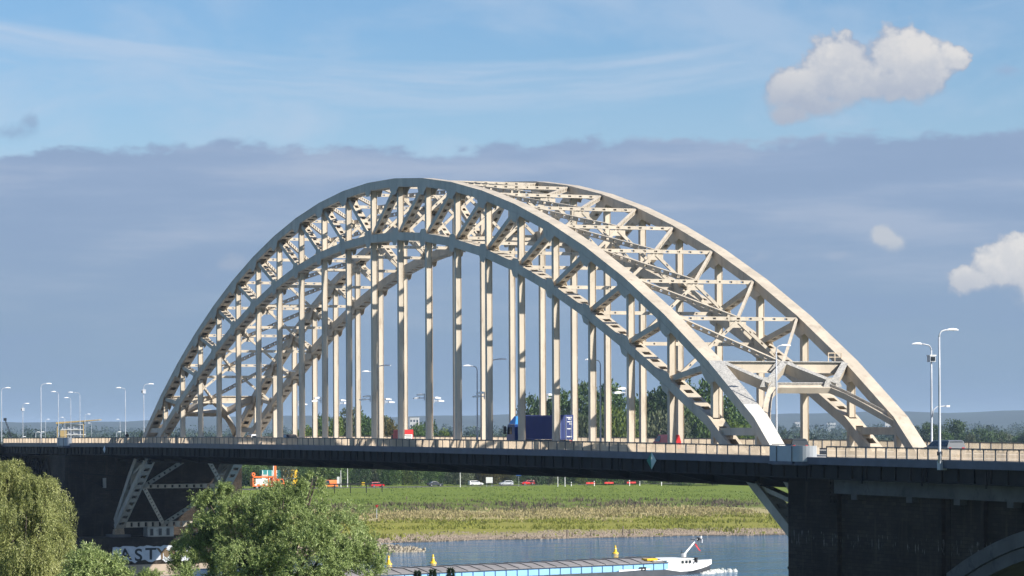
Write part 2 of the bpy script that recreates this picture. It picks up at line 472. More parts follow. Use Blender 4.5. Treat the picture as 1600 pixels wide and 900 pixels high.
# ------------------------------------------------------------------ ground, water, embankment
def shore(v):
    """x of the far waterline as a function of y"""
    s = np.interp(v, [-2000, 0, 30, 60, 75, 95, 130, 175, 400, 3000], [-150, -146, -150, -185, -222, -226, -230, -224, -215, -250])
    return s + 1.6 * np.sin(v * .11) + 1.1 * np.sin(v * .27 + 1.0)


def north_z(d):
    return np.interp(d, [-60, -8, 0, 3, 12, 25, 75, 110, 145, 172, 225, 258, 290, 330, 5000, 20000],
                     [-7, -3.2, -2, -1.75, -1.35, -.95, -.3, .15, .6, 1.0, 2.1, 3.5, 3.5, 2.2, 2.5, 2.5])


def ground_z(u, v):
    d = shore(v) - u
    zn = north_z(d) + np.where(d > 4, .12 * np.sin(u * .21 + v * .05) * np.sin(v * .13), 0)
    # the rounded near bank and the hill the viewpoint stands on
    zs = np.interp(u, [60, 100, 125, 150, 180, 250, 330, 350, 600], [-7, -5, -2.6, .5, 6.5, 12.5, 20.0, 20.4, 22])
    return np.where(u > 60, zs, zn)


def add_ground():
    us = np.concatenate([np.linspace(-26000, -2000, 25), np.linspace(-1900, -620, 33), np.linspace(-600, -100, 168), np.linspace(-90, 60, 8), np.linspace(70, 360, 40), [420, 520, 700]])
    vs = np.concatenate([np.linspace(-6000, -400, 15), np.linspace(-380, -40, 35), np.linspace(-36, 320, 120), np.linspace(330, 900, 40), np.linspace(1000, 16000, 40)])
    U, V = np.meshgrid(us, vs, indexing='ij')
    Z = ground_z(U, V)
    nu, nv = U.shape
    co = np.stack([U, V, Z], -1).reshape(-1, 3)
    ii, jj = np.meshgrid(np.arange(nu - 1), np.arange(nv - 1), indexing='ij')
    a = (ii * nv + jj).ravel()
    fc = np.stack([a, a + nv, a + nv + 1, a + 1], -1)
    me = bpy.data.meshes.new('ground')
    me.from_pydata(co.tolist(), [], fc.tolist())
    me.polygons.foreach_set('use_smooth', [True] * len(me.polygons))
    # colour of the soil and turf by distance from the waterline, stored on the mesh
    d = (shore(V) - U).ravel()
    at = me.attributes.new('shore_dist', 'FLOAT', 'POINT')
    at.data.foreach_set('value', np.clip(d, -50, 4000).astype('f'))
    m = bpy.data.materials.new('river_bank'); m.use_nodes = True
    q = NG(m.node_tree); b = m.node_tree.nodes['Principled BSDF']
    an = q.node('ShaderNodeAttribute', attribute_name='shore_dist')
    t = q.node('ShaderNodeTexCoord').outputs['Object']
    n = q.noise(t, .035, 5.0, .6); n_f = q.noise(t, .5, 5.0, .65)
    dd = q.m('ADD', an.outputs['Fac'], q.m('MULTIPLY', q.m('SUBTRACT', n, .5), 55.0))
    dd = q.m('ADD', dd, q.m('MULTIPLY', q.m('SUBTRACT', n_f, .5), 9.0))
    ds = q.m('ADD', an.outputs['Fac'], q.m('MULTIPLY', q.m('SUBTRACT', n, .5), 10.0))
    sand = q.mix(n_f, (0.317, 0.238, 0.173, 1), (0.403, 0.324, 0.245, 1))
    ygr = q.mix(n_f, (0.215, 0.215, 0.040, 1), (0.305, 0.287, 0.072, 1))
    dry = q.mix(n_f, (0.339, 0.297, 0.127, 1), (0.441, 0.373, 0.204, 1))
    weed = q.mix(n_f, (0.128, 0.100, 0.060, 1), (0.136, 0.144, 0.048, 1))
    grs = q.mix(n_f, (0.119, 0.175, 0.029, 1), (0.184, 0.225, 0.046, 1))
    far = q.mix(n, (.06, .09, .03, 1), (.12, .12, .06, 1))
    mud = (.10, .085, .065, 1)
    c = q.mix(q.ss(ds, 1.0, 3.5), mud, sand)
    c = q.mix(q.ss(q.m('ADD', ds, q.m('MULTIPLY', q.m('SUBTRACT', n_f, .5), 26.0)), 10, 24), c, ygr)
    c = q.mix(q.ss(dd, 68, 86), c, dry)
    c = q.mix(q.ss(dd, 112, 130), c, q.mix(q.ss(n_f, .42, .56), weed, grs))
    c = q.mix(q.ss(dd, 160, 185), c, grs)
    c = q.mix(q.ss(an.outputs['Fac'], 320, 420), c, far)
    c = q.mix(q.m('SUBTRACT', 1.0, q.ss(an.outputs['Fac'], -40, -20)), c, grs)
    q.put(b.inputs['Base Color'], c); b.inputs['Roughness'].default_value = .95
    b.inputs['Specular IOR Level'].default_value = .1
    bn = q.node('ShaderNodeBump'); bn.inputs['Strength'].default_value = .8; bn.inputs['Distance'].default_value = .6
    q.put(bn.inputs['Height'], q.noise(t, 1.1, 5.0, .7)); m.node_tree.links.new(bn.outputs[0], b.inputs['Normal'])
    me.materials.append(m)
    o = bpy.data.objects.new('ground', me); COL.objects.link(o); o['kind'] = 'structure'


add_ground()


def add_water():
    m = bpy.data.materials.new('river_water'); m.use_nodes = True
    q = NG(m.node_tree); b = m.node_tree.nodes['Principled BSDF']
    b.inputs['Base Color'].default_value = (.03, .105, .19, 1)
    b.inputs['Roughness'].default_value = .06
    b.inputs['IOR'].default_value = 1.33
    t = q.node('ShaderNodeTexCoord').outputs['Object']
    s = q.vm('MULTIPLY', t, (1.0, .55, 1.0))
    h = q.m('ADD', q.noise(s, .55, 3.0, .6), q.m('ADD', q.m('MULTIPLY', q.noise(s, .10, 3.0, .6), 3.0), q.m('MULTIPLY', q.noise(t, 1.9, 3.0, .6), .25)))
    bn = q.node('ShaderNodeBump'); bn.inputs['Strength'].default_value = 1.0; bn.inputs['Distance'].default_value = .65
    q.put(bn.inputs['Height'], h); m.node_tree.links.new(bn.outputs[0], b.inputs['Normal'])
    me = bpy.data.meshes.new('river_water')
    me.from_pydata([(-260, -6000, WATER), (130, -6000, WATER), (130, 9000, WATER), (-260, 9000, WATER)], [], [(0, 1, 2, 3)])
    me.materials.append(m)
    o = bpy.data.objects.new('river_water', me); COL.objects.link(o); o['kind'] = 'structure'


add_water()

# approach road on an embankment, curving away behind the far end of the bridge
ROADP = [(-174.9, 7.2, 18.95), (-230, 14, 18.7), (-300, 28, 18.3), (-450, 66, 16.2), (-640, 114, 13.8), (-900, 165, 9.5), (-1300, 200, 5.0), (-1700, 230, 3.0)]


def add_embankment():
    rd, em, mk = MB(), MB(), MB()
    P = [Vector(p) for p in ROADP]
    rows = []
    for i, p in enumerate(P):
        t = (P[min(i + 1, len(P) - 1)] - P[max(i - 1, 0)]); t.z = 0; t.normalize()
        rows.append((p, Vector((-t.y, t.x, 0))))
    for (p, n), (p2, n2) in zip(rows, rows[1:]):
        for (w1, w2, dz1, dz2, bld, m) in ((-11, 11, 0, 0, rd, ASPH), (11, 15, .0, 0, em, M_BANK), (-15, -11, 0, 0, em, M_BANK), (15, 42, 0, None, em, M_BANK), (-42, -15, None, 0, em, M_BANK)):
            def pt(a, nn, w, dz):
                q = a + nn * w
                q.z = (a.z + dz) if dz is not None else 0.0
                return q
            bld.add([pt(p, n, w1, dz1), pt(p, n, w2, dz2), pt(p2, n2, w2, dz2), pt(p2, n2, w1, dz1)], [(0, 1, 2, 3)], m)
        mk.add([p + n * -.1 + Vector((0, 0, .02)), p + n * .1 + Vector((0, 0, .02)), p2 + n2 * .1 + Vector((0, 0, .02)), p2 + n2 * -.1 + Vector((0, 0, .02))], [(0, 1, 2, 3)], LINE)
    rd.obj('approach_road', kind='structure'); em.obj('embankment', kind='structure'); mk.obj('road_marking', kind='structure')


M_BANK = mat('embankment_grass', (.08, .11, .03), .95, .3, .1)
add_embankment()

# dike road parallel to the far bank
def add_dike_road():
    b, k = MB(), MB()
    vs = list(range(60, 620, 20))
    for a, c in zip(vs, vs[1:]):
        xa, xc = float(shore(a)) - 268, float(shore(c)) - 268
        xa, xc = -486 - .02 * (a - 150), -486 - .02 * (c - 150)
        b.add([(xa - 4, a, 3.56), (xa + 4, a, 3.56), (xc + 4, c, 3.56), (xc - 4, c, 3.56)], [(0, 1, 2, 3)], ASPH)
        k.hexa([(xa + 4, a, 3.3), (xa + 4.3, a, 3.3), (xc + 4.3, c, 3.3), (xc + 4, c, 3.3)], [(xa + 4, a, 3.68), (xa + 4.3, a, 3.68), (xc + 4.3, c, 3.68), (xc + 4, c, 3.64)], CONC)
    b.obj('dike_road', kind='structure'); k.obj('kerb', kind='structure')


add_dike_road()

# ------------------------------------------------------------------ the arch bridge
BR = thing('arch_bridge', 'long cream painted steel trussed arch bridge carrying a road over the river', 'bridge')
I_ALL = list(range(-3, 24))
DEP = .92


def chord_lines(fn, depth):
    top = [Vector((CU(i), 0, 22 + fn(i))) for i in I_ALL]
    bot = []
    for k, p in enumerate(top):
        t = (top[min(k + 1, len(top) - 1)] - top[max(k - 1, 0)]).normalized()
        n = Vector((t.z, 0, -t.x))
        bot.append(p + n * depth)
    return top, bot


TT, TB = chord_lines(Ttop, DEP)
LT, LB = chord_lines(Tlow, DEP)
xz = lambda L: [(p.x, p.z) for p in L]
IDX = {i: k for k, i in enumerate(I_ALL)}
tc_ = lambda i: (TT[IDX[i]] + TB[IDX[i]]) / 2
lc_ = lambda i: (LT[IDX[i]] + LB[IDX[i]]) / 2


def batten_row(mb, A, B, v0, half, m, n, off, frac=.56):
    """plates across a chord between two node points A, B (offset along the outward normal)"""
    t = (B - A); L = t.length; t.normalize(); nn = Vector((t.z, 0, -t.x))
    st = L / n
    for k in range(n):
        c = A + t * (st * (k + .5)) + nn * off
        mb.obox((c.x, v0, c.z), t * st * frac / 2, (0, half, 0), nn * .015, m)


def add_truss(v0, near):
    # chords: two webs each, closed on top (upper chord) or battened
    b = MB()
    for s in (-1, 1):
        b.strip(xz(TT), xz(TB), v0 + s * .70 - .03 , v0 + s * .70 + .03, STEEL)
    up = [p + Vector((0, 0, .05)) for p in TT]
    a, z = IDX[20], IDX[21]
    b.strip(xz(up[:a + 1]), xz(TT[:a + 1]), v0 - .76, v0 + .76, STEEL)
    p20, p21 = TT[a], TT[z]
    pm = p20.lerp(p21, .78)
    b.strip(xz([p + Vector((0, 0, .05)) for p in (p20, pm)]), xz([p20, pm]), v0 - .76, v0 + .76, MOTTLE if near else STEEL)
    b.strip(xz([p + Vector((0, 0, .05)) for p in (pm, p21)]), xz([pm, p21]), v0 - .76, v0 + .76, PALEP if near else STEEL)
    b.strip(xz(up[z:]), xz(TT[z:]), v0 - .76, v0 + .76, PALEP if near else STEEL)
    nrm_ = lambda L: [Vector(((L[min(k + 1, len(L) - 1)] - L[max(k - 1, 0)]).normalized().z, 0, -(L[min(k + 1, len(L) - 1)] - L[max(k - 1, 0)]).normalized().x)) for k in range(len(L))]

    def flange(mb, L, sg):
        N = nrm_(L)
        o1 = [p + n * sg * .004 for p, n in zip(L, N)]; o2 = [p + n * sg * .034 for p, n in zip(L, N)]
        for s in (-1, 1):
            ya, yb = sorted((v0 + s * .40, v0 + s * .725))
            mb.strip(xz(o1), xz(o2), ya, yb, STEEL)
    flange(b, TB, 1)
    top_chord = b.obj('top_chord', BR)
    bt = MB()
    for k in range(len(TT) - 1):
        n = 5 if k not in (0, 1, len(TT) - 3, len(TT) - 2) else 5
        batten_row(bt, TB[k], TB[k + 1], v0, .40, STEEL, n, .018, .58)
    bt.obj('batten_plates', top_chord, kind='stuff')
    b = MB()
    for s in (-1, 1):
        b.strip(xz(LT), xz(LB), v0 + s * .70 - .03, v0 + s * .70 + .03, STEEL)
    flange(b, LB, 1); flange(b, LT, -1)
    bottom_chord = b.obj('bottom_chord', BR)
    bt = MB()
    for k in range(len(LT) - 1):
        batten_row(bt, LB[k], LB[k + 1], v0, .40, STEEL, 5, .018, .58)
        batten_row(bt, LT[k], LT[k + 1], v0, .40, STEEL, 5, -.018, .58)
    bt.obj('batten_plates', bottom_chord, kind='stuff')

    for nm, ch, TL, BL in (('top', top_chord, TT, TB), ('low', bottom_chord, LT, LB)):
        sp_ = MB()
        for k in range(len(TL) - 1):
            for f in ((.33,) if k % 2 else (.64,)):
                a0, a1 = TL[k].lerp(TL[k + 1], f), BL[k].lerp(BL[k + 1], f)
                t = (TL[k + 1] - TL[k]).normalized(); c = (a0 + a1) / 2; hgt = (a0 - a1).length / 2 - .05
                n = (a0 - a1).normalized()
                for s in (-1, 1):
                    sp_.obox((c.x, v0 + s * .738, c.z), t * .42, (0, .008, 0), n * hgt, STEEL)
        sp_.obj('splice_plates', ch, kind='stuff')

    def column(name, u, z0, z1):
        c = MB()
        for s in (-1, 1):
            c.box(u - .28, u + .28, v0 + s * .31 - .02, v0 + s * .31 + .02, z0, z1, STEEL if s < 0 else RUST_SHADE)
        c.box(u - .22, u + .22, v0 - .29, v0 + .29, z0, z1, STEEL)
        return c.obj(name, BR)
    for i in range(0, 21):
        u = CU(i)
        zt = 22 + Ttop(i) - DEP * .9; zl = 22 + Tlow(i)
        if i in (0, 20): zl = max(zl, zd(u) + .2)
        column('truss_post', u, zl - .1, zt)
        zlb = 22 + Tlow(i) - DEP * 1.0
        if zlb > zd(u) + .8:
            column('hanger', u, zd(u) - .3, zlb + .1)
    # diagonals
    for i in range(0, 21):
        j = i - 1 if i <= 10 else None
        pairs = []
        if 1 <= i <= 10: pairs.append((i, i - 1))
        if 10 <= i <= 19: pairs.append((i, i + 1))
        for lo, hi in pairs:
            A, B = lc_(lo), tc_(hi)
            t = (B - A).normalized(); n = Vector((t.z, 0, -t.x))
            d = MB()
            d.ladder(A + t * .5 + Vector((0, v0, 0)), B - t * .5 + Vector((0, v0, 0)), (0, 1, 0), .84, n, .55, STEEL, .05, .75, .65, fl=.17)
            d.obj('diagonal', BR)
    # gusset plates on both faces of every joint
    def line_z(L, u):
        return float(np.interp(u, [p.x for p in L], [p.z for p in L]))
    for i in range(0, 21):
        u = CU(i)
        for s in (-1, 1):
            y0, y1 = sorted((v0 + s * .731, v0 + s * .762))
            sgn = 1 if i > 10 else -1
            Z = lambda L, du, h: (u + du, line_z(L, u + du) + h)

            def plate(pts):
                gk = MB(); gk.prism(pts, 'y', y0, y1, STEEL); gk.obj('gusset_plate', BR)
            if i == 10: plate([Z(TB, -1.2, .12), Z(TB, 1.2, .12), Z(TB, .6, -.7), Z(TB, -.6, -.7)])
            else: plate([Z(TB, -1.7, .12), Z(TB, 1.7, .12), Z(TB, sgn * .7, -.55), Z(TB, sgn * .45, -.95), Z(TB, -sgn * .55, -.95), Z(TB, -sgn * 1.25, -.62)] if sgn > 0 else
                       [Z(TB, 1.7, .12), Z(TB, -1.7, .12), Z(TB, sgn * .7, -.55), Z(TB, sgn * .45, -.95), Z(TB, -sgn * .55, -.95), Z(TB, -sgn * 1.25, -.62)])
            if 1 <= i <= 19:
                if i == 10: plate([Z(LT, -1.3, -.1), Z(LT, 1.3, -.1), Z(LT, 1.0, .6), Z(LT, -1.0, .6)])
                else: plate([Z(LT, -sgn * .9, -.1), Z(LT, sgn * 1.5, -.1), Z(LT, sgn * 1.0, .62), Z(LT, -sgn * .45, .42)])
                if 22 + Tlow(i) - DEP > zd(u) + .8:
                    plate([Z(LB, -1.0, .1), Z(LB, -.5, -.6), Z(LB, .5, -.6), Z(LB, 1.0, .1)])
    # short strut from the foot of the lower chord to the end post
    for e, sg in ((20, 1), (0, -1)):
        z_ = zd(CU(e)) + 2.0
        u1 = float(np.interp(z_, sorted([lc_(e).z, lc_(e - sg).z]), [CU(e), CU(e - sg)]))
        u2 = float(np.interp(z_, sorted([tc_(e).z, tc_(e + sg).z]), [CU(e + sg), CU(e)]))
        st = MB(); st.bar((u1 + sg * .3, v0, z_), (u2 - sg * .4, v0, z_), .9, .7, STEEL); st.obj('end_strut', BR)


add_truss(0.0, True)
add_truss(WD, False)

# cross struts, sway frames and lateral bracing between the two trusses
VM = WD / 2
for i in range(0, 21):
    sg = 1 if i >= 10 else -1
    p = tc_(i); q = lc_(i)
    if 1 <= i <= 19:
        s = MB()
        s.ladder((p.x, .72, p.z + .12), (p.x, WD - .72, p.z + .12), (0, 0, 1), .27, (1, 0, 0), .36, STEEL, .10, .95, .34)
        s.obj('cross_strut', BR)
        k = MB()
        for e in (0, WD):
            a = Vector((p.x, VM, p.z - .1)); b_ = Vector((q.x, e + (.72 if e == 0 else -.72), q.z + .35))
            t = (b_ - a).normalized(); w = t.cross(Vector((1, 0, 0)))
            k.ladder(a, b_, w, .24, (1, 0, 0), .24, STEEL, .08, 1.4, .25)
        k.box(p.x - .05, p.x + .05, VM - .9, VM + .9, p.z - .75, p.z - .12, STEEL)
        k.obj('sway_brace', BR)
    if 2 <= i <= 18:
        s = MB()
        s.ladder((q.x, .72, q.z), (q.x, WD - .72, q.z), (0, 0, 1), .26, (1, 0, 0), .36, STEEL, .10, 1.6, .2)
        s.obj('cross_strut', BR)
    ends = []
    if i >= 11: ends.append(i - 1)
    if i <= 9: ends.append(i + 1)
    for j in ends:
        for (A0, B0) in ((tc_(j), p),):
            k = MB()
            for e, ee in ((0, .72), (WD, WD - .72)):
                a = Vector((A0.x, ee, A0.z + .1)); b_ = Vector((B0.x, VM, B0.z + .1))
                t = (b_ - a).normalized(); n = t.cross(Vector((0, 1, 0))).normalized(); w = t.cross(n)
                k.ladder(a, b_, n, .40, w, .26, STEEL, .09, .55, .42)
            k.obj('lateral_brace', BR)


def add_portal(e, sg):
    m = MOTTLE if sg > 0 else STEEL
    pt = tc_(e)
    cd_ = tc_(e + sg) - tc_(e)
    P = lambda f, v: Vector((pt.x + cd_.x * f, v, pt.z + cd_.z * f))
    b = MB()
    # deep top beam: flanges and web
    y0, y1 = .74, WD - .74
    b.box(pt.x - .30, pt.x + .30, y0, y1, pt.z + .32, pt.z + .42, m)
    b.box(pt.x - .05, pt.x + .05, y0, y1, pt.z - .62, pt.z + .32, STEEL)
    b.box(pt.x - .28, pt.x + .28, y0, y1, pt.z - .70, pt.z - .62, STEEL)
    b.obj('portal_beam', BR)
    # lower portal beam: level in the middle, bent down to the end posts
    q1, q3 = WD * .27, WD * .73
    fr = .36; fk = .88
    vv = [.74 + (WD - 1.48) * k / 14 for k in range(15)]
    bend = [max(0.0, (abs(v - VM) / (WD / 2 - .74) - .44) / .56) ** 1.25 for v in vv]
    line = [P(fr + (fk - fr) * f, v) for v, f in zip(vv, bend)]
    b = MB()
    nrm = cd_.normalized().cross(Vector((0, 1, 0))); nrm.normalize()
    if nrm.x * sg < 0: nrm = -nrm
    dn = cd_.normalized()
    dep = [.95 + .9 * f for f in bend]
    for k in range(14):
        a, c = line[k], line[k + 1]; da, dc = dep[k], dep[k + 1]
        # web plate
        b.hexa([a - nrm * .04, c - nrm * .04, c - nrm * .04 + dn * dc, a - nrm * .04 + dn * da],
               [a + nrm * .04, c + nrm * .04, c + nrm * .04 + dn * dc, a + nrm * .04 + dn * da], STEEL)
        for off, mm in ((0, m), (1, STEEL)):
            aa = a + dn * (da if off else 0); cc = c + dn * (dc if off else 0)
            b.hexa([aa - nrm * .3 - dn * .05, cc - nrm * .3 - dn * .05, cc - nrm * .3 + dn * .05, aa - nrm * .3 + dn * .05],
                   [aa + nrm * .3 - dn * .05, cc + nrm * .3 - dn * .05, cc + nrm * .3 + dn * .05, aa + nrm * .3 + dn * .05], mm)
    b.obj('portal_arch_beam', BR)
    b = MB()
    C = P(.02, VM)
    for q, ee in ((q1, .74), (q3, WD - .74)):
        b.bar(C, P(fr, q), .55, .95, STEEL, tuple(nrm)); b.bar(C + nrm * .5, P(fr, q) + nrm * .5, .6, .05, m, tuple(nrm))
        b.bar(P(.02, ee), P(fr + .03, q), .55, .9, STEEL, tuple(nrm)); b.bar(P(.02, ee) + nrm * .48, P(fr + .03, q) + nrm * .48, .6, .05, m, tuple(nrm))
        c1 = P(fr, q)
        b.prism([(c1.y - 1.0, c1.z - .15), (c1.y + 1.0, c1.z - .15), (c1.y + .6, c1.z + .75), (c1.y - .6, c1.z + .75)], 'x', c1.x + .33 * sg, c1.x + .37 * sg, m)
    b.prism([(VM - 1.6, pt.z - .5), (VM - .9, pt.z + .3), (VM + .9, pt.z + .3), (VM + 1.6, pt.z - .5), (VM, pt.z - .95)], 'x', pt.x + .31 * sg, pt.x + .35 * sg, m)
    b.obj('portal_brace', BR)
    if sg > 0:
        # small inspection guard on top of the far corner
        c = MB(); u0 = pt.x - .4; v0 = WD - 2.1; z0 = pt.z + .45
        for dy in (0, .7, 1.4): c.box(u0 - .04, u0 + .04, v0 + dy - .04, v0 + dy + .04, z0, z0 + .8, SLAT)
        c.box(u0 - .03, u0 + .03, v0, v0 + 1.4, z0 + .74, z0 + .82, SLAT); c.box(u0 - .03, u0 + .03, v0, v0 + 1.4, z0 + .36, z0 + .43, SLAT)
        c.obj('inspection_guard', BR)


add_portal(20, 1)
add_portal(0, -1)

# end frames below the deck, where the chords run down to the bearings
for sg, e in ((-1, 0), (1, 20)):
    L = lambda f: lc_(e).lerp(lc_(e + 3 * sg), f)
    b = MB()
    pm, pb, pt = L(.56), L(.97), L(.18)
    for (p, w) in ((pm, .55), (pb, .8)):
        b = MB(); b.ladder((p.x, .75, p.z), (p.x, WD - .75, p.z), (0, 0, 1), w, (1, 0, 0), .5, STEEL, .1, .7, .45)
        b.obj('end_cross_strut', BR)
    b = MB()
    for (top, low) in ((pt, pm), (pm, pb)):
        for ee in (.75, WD - .75):
            if top is pt: a, c = Vector((low.x, ee, low.z)), Vector((top.x, VM, top.z))
            else: a, c = Vector((top.x, ee, top.z)), Vector((low.x, VM, low.z))
            t = (c - a).normalized(); w = t.cross(Vector((1, 0, 0))).normalized()
            b.ladder(a, c, w, .5, (1, 0, 0), .4, STEEL, .12, .8, .4)
    b.box(pt.x - .12, pt.x + .12, VM - 1.1, VM + 1.1, pt.z - .7, pt.z + .5, STEEL)
    b.obj('end_sway_brace', BR)
    for (A, B) in ((tc_(e + sg), lc_(e + sg)), (tc_(e + 2 * sg), lc_(e + sg)), (tc_(e + 2 * sg), lc_(e + 2 * sg))):
        for v0 in (0, WD):
            b = MB(); b.bar(A + Vector((0, v0, 0)), B + Vector((0, v0, 0)), .9, .4, STEEL); b.obj('end_web_member', BR)
    for v0 in (0, WD):
        b = MB()
        p = lc_(e + 3 * sg)
        b.prism([(p.x - .9, p.z - 1.6), (p.x + .9, p.z - 1.6), (p.x + .35, p.z + .2), (p.x - .35, p.z + .2)], 'y', v0 - .8, v0 + .8, STEEL_IN)
        b.tube([(p.x, v0 - 1.0, p.z), (p.x, v0 + 1.0, p.z)], .28, DARKST, 12)
        b.obj('bearing', BR)

# ---- deck: stations every half panel from the far approach to the near one
U0, U1 = -175.0, 215.0
STN = [U0] + [CU(i / 2) for i in range(-16, 66) if U0 < CU(i / 2) < U1] + [U1]
V_L, V_R = -6.5, 20.87


def sweep(name, segs, mat_, parent=BR, kind=None, u0=U0, u1=U1):
    """segs: (v0, v1, z_low, z_high) relative to the deck level"""
    b = MB(); st = [s for s in STN if u0 <= s <= u1]
    if st[0] > u0: st = [u0] + st
    if st[-1] < u1: st = st + [u1]
    for (a0, a1, zl, zh) in segs:
        vs, fs = [], []
        for u in st:
            z = zd(u); vs += [(u, a0, z + zl), (u, a1, z + zl), (u, a1, z + zh), (u, a0, z + zh)]
        for k in range(len(st) - 1):
            o = 4 * k
            for j in range(4): fs.append((o + j, o + (j + 1) % 4, o + 4 + (j + 1) % 4, o + 4 + j))
        fs += [(0, 1, 2, 3), tuple(4 * (len(st) - 1) + j for j in (3, 2, 1, 0))]
        b.add(vs, fs, mat_)
    return b.obj(name, parent, kind=kind)


sweep('road_surface', [(.95, WD - .95, -.32, -.15)], ASPH)
sweep('pavement', [(V_L + .05, -.95, -.30, 0.0), (WD + .95, V_R - .05, -.30, 0.0)], PAVE)
sweep('kerb', [(-.95, .95, -.28, .10), (WD - .95, WD + .95, -.28, .10)], KERBM)
b = MB()
u = U0 + 5
while u < U1 - 5:
    z = zd(u + 1.5) - .145
    for v, w in ((4.1, .12), (10.25, .12)):
        b.box(u, u + 3, v - w / 2, v + w / 2, z - .01, z + .006, LINE)
    z = zd(u + 4.5) - .145
    b.box(u, u + 9, VM - .17, VM - .05, z - .02, z + .006, LINE); b.box(u, u + 9, VM + .05, VM + .17, z - .02, z + .006, LINE)
    u += 9
b.obj('lane_marking', BR, kind='stuff')
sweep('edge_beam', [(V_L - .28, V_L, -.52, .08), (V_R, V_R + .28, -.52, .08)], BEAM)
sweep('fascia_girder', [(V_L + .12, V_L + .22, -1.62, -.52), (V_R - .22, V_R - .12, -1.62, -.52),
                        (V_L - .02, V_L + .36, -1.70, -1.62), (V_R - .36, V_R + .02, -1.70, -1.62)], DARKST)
b = MB()
u = U0 + 1.2
while u < U1:
    z = zd(u); b.box(u - .05, u + .05, V_L - .02, V_L + .12, z - 1.60, z - .54, DARKST)
    u += 2.35
b.obj('stiffeners', BR, kind='stuff')
b = MB()
for i in range(-6, 30):
    u = CU(i) + 2.2; z = zd(u)
    if U0 < u < U1: b.tube([(u, V_L - .10, z - .5), (u, V_L - .10, z - 1.95)], .07, DARKST, 6)
b.obj('drain_pipes', BR, kind='stuff')
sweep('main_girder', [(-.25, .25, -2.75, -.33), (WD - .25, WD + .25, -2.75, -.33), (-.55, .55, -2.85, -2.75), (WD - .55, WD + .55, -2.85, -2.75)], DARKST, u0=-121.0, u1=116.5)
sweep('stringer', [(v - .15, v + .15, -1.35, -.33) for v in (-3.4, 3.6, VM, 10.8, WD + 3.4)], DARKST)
for i in range(-7, 32):
    u = CU(i)
    if not U0 < u < U1: continue
    z = zd(u)
    f = MB()
    inner = -118 < u < 114
    zb = -2.65 if inner else -1.9
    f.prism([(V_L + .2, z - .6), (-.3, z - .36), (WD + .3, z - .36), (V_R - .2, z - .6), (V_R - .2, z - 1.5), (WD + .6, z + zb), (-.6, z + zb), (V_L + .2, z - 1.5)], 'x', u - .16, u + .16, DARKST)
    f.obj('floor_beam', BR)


# ---- railings
def rail_posts(v, out, u0, u1, step, parent, part=True, joined=None):
    proto = None
    def shape(b, ox=0, oy=0, oz=0):
        b.box(ox - .05, ox + .05, oy - .07, oy + .07, oz + .02, oz + 1.0, POSTM)
        b.box(ox - .03, ox + .03, oy + out * .06 - .05, oy + out * .06 + .05, oz - .30, oz + .06, SLAT)
        b.prism([(oy, oz - .45), (oy + out * .13, oz - .30), (oy, oz - .30)], 'x', ox - .035, ox + .035, SLAT)
    u = u0
    while u <= u1:
        if joined is not None: shape(joined, u, v, zd(u))
        elif proto is None:
            b = MB(); shape(b); proto = b.obj('rail_post', parent, (u, v, zd(u)))
        else: place(proto, 'rail_post', parent, (u, v, zd(u)))
        u += step


def railing(v, out, spans, posts_as_parts):
    for (u0, u1, step) in spans:
        ro = None
        ss_ = [u0 + (u1 - u0) * k / 24 for k in range(25)]
        for (nm, w, lo, hi, mm) in (('railing', .055, .94, 1.02, POSTM), ('bottom_rail', .035, .09, .14, POSTM)):
            b = MB(); vs, fs = [], []
            for a in ss_:
                z = zd(a); vs += [(a, v - w, z + lo), (a, v + w, z + lo), (a, v + w, z + hi), (a, v - w, z + hi)]
            for k in range(len(ss_) - 1):
                o = 4 * k
                for q in range(4): fs.append((o + q, o + (q + 1) % 4, o + 4 + (q + 1) % 4, o + 4 + q))
            fs += [(0, 1, 2, 3), tuple(4 * (len(ss_) - 1) + q for q in (3, 2, 1, 0))]
            b.add(vs, fs, mm)
            o_ = b.obj(nm, ro or BR)
            ro = ro or o_
        sl = MB(); pj = MB() if not posts_as_parts else None
        u = u0 + .1
        while u < u1:
            z = zd(u); sl.box(u - .011, u + .011, v - .028, v + .028, z + .14, z + .94, SLAT); u += .17
        rail_posts(v, out, u0 + .05, u1, step, ro, joined=pj)
        sl.obj('railing_slats', ro, kind='stuff')
        if pj is not None: pj.obj('rail_posts', ro, kind='stuff')


BAY_N = (-132.0, -127.6); BAY_S = (119.4, 123.5)
railing(V_L - .14, -1, [(U0, BAY_N[0], 2.1), (BAY_N[1] + 2.2, BAY_S[0], 2.1), (BAY_S[1] + 4.4, 205, 1.62)], True)
railing(V_R + .14, 1, [(U0, 205, 1.9)], False)


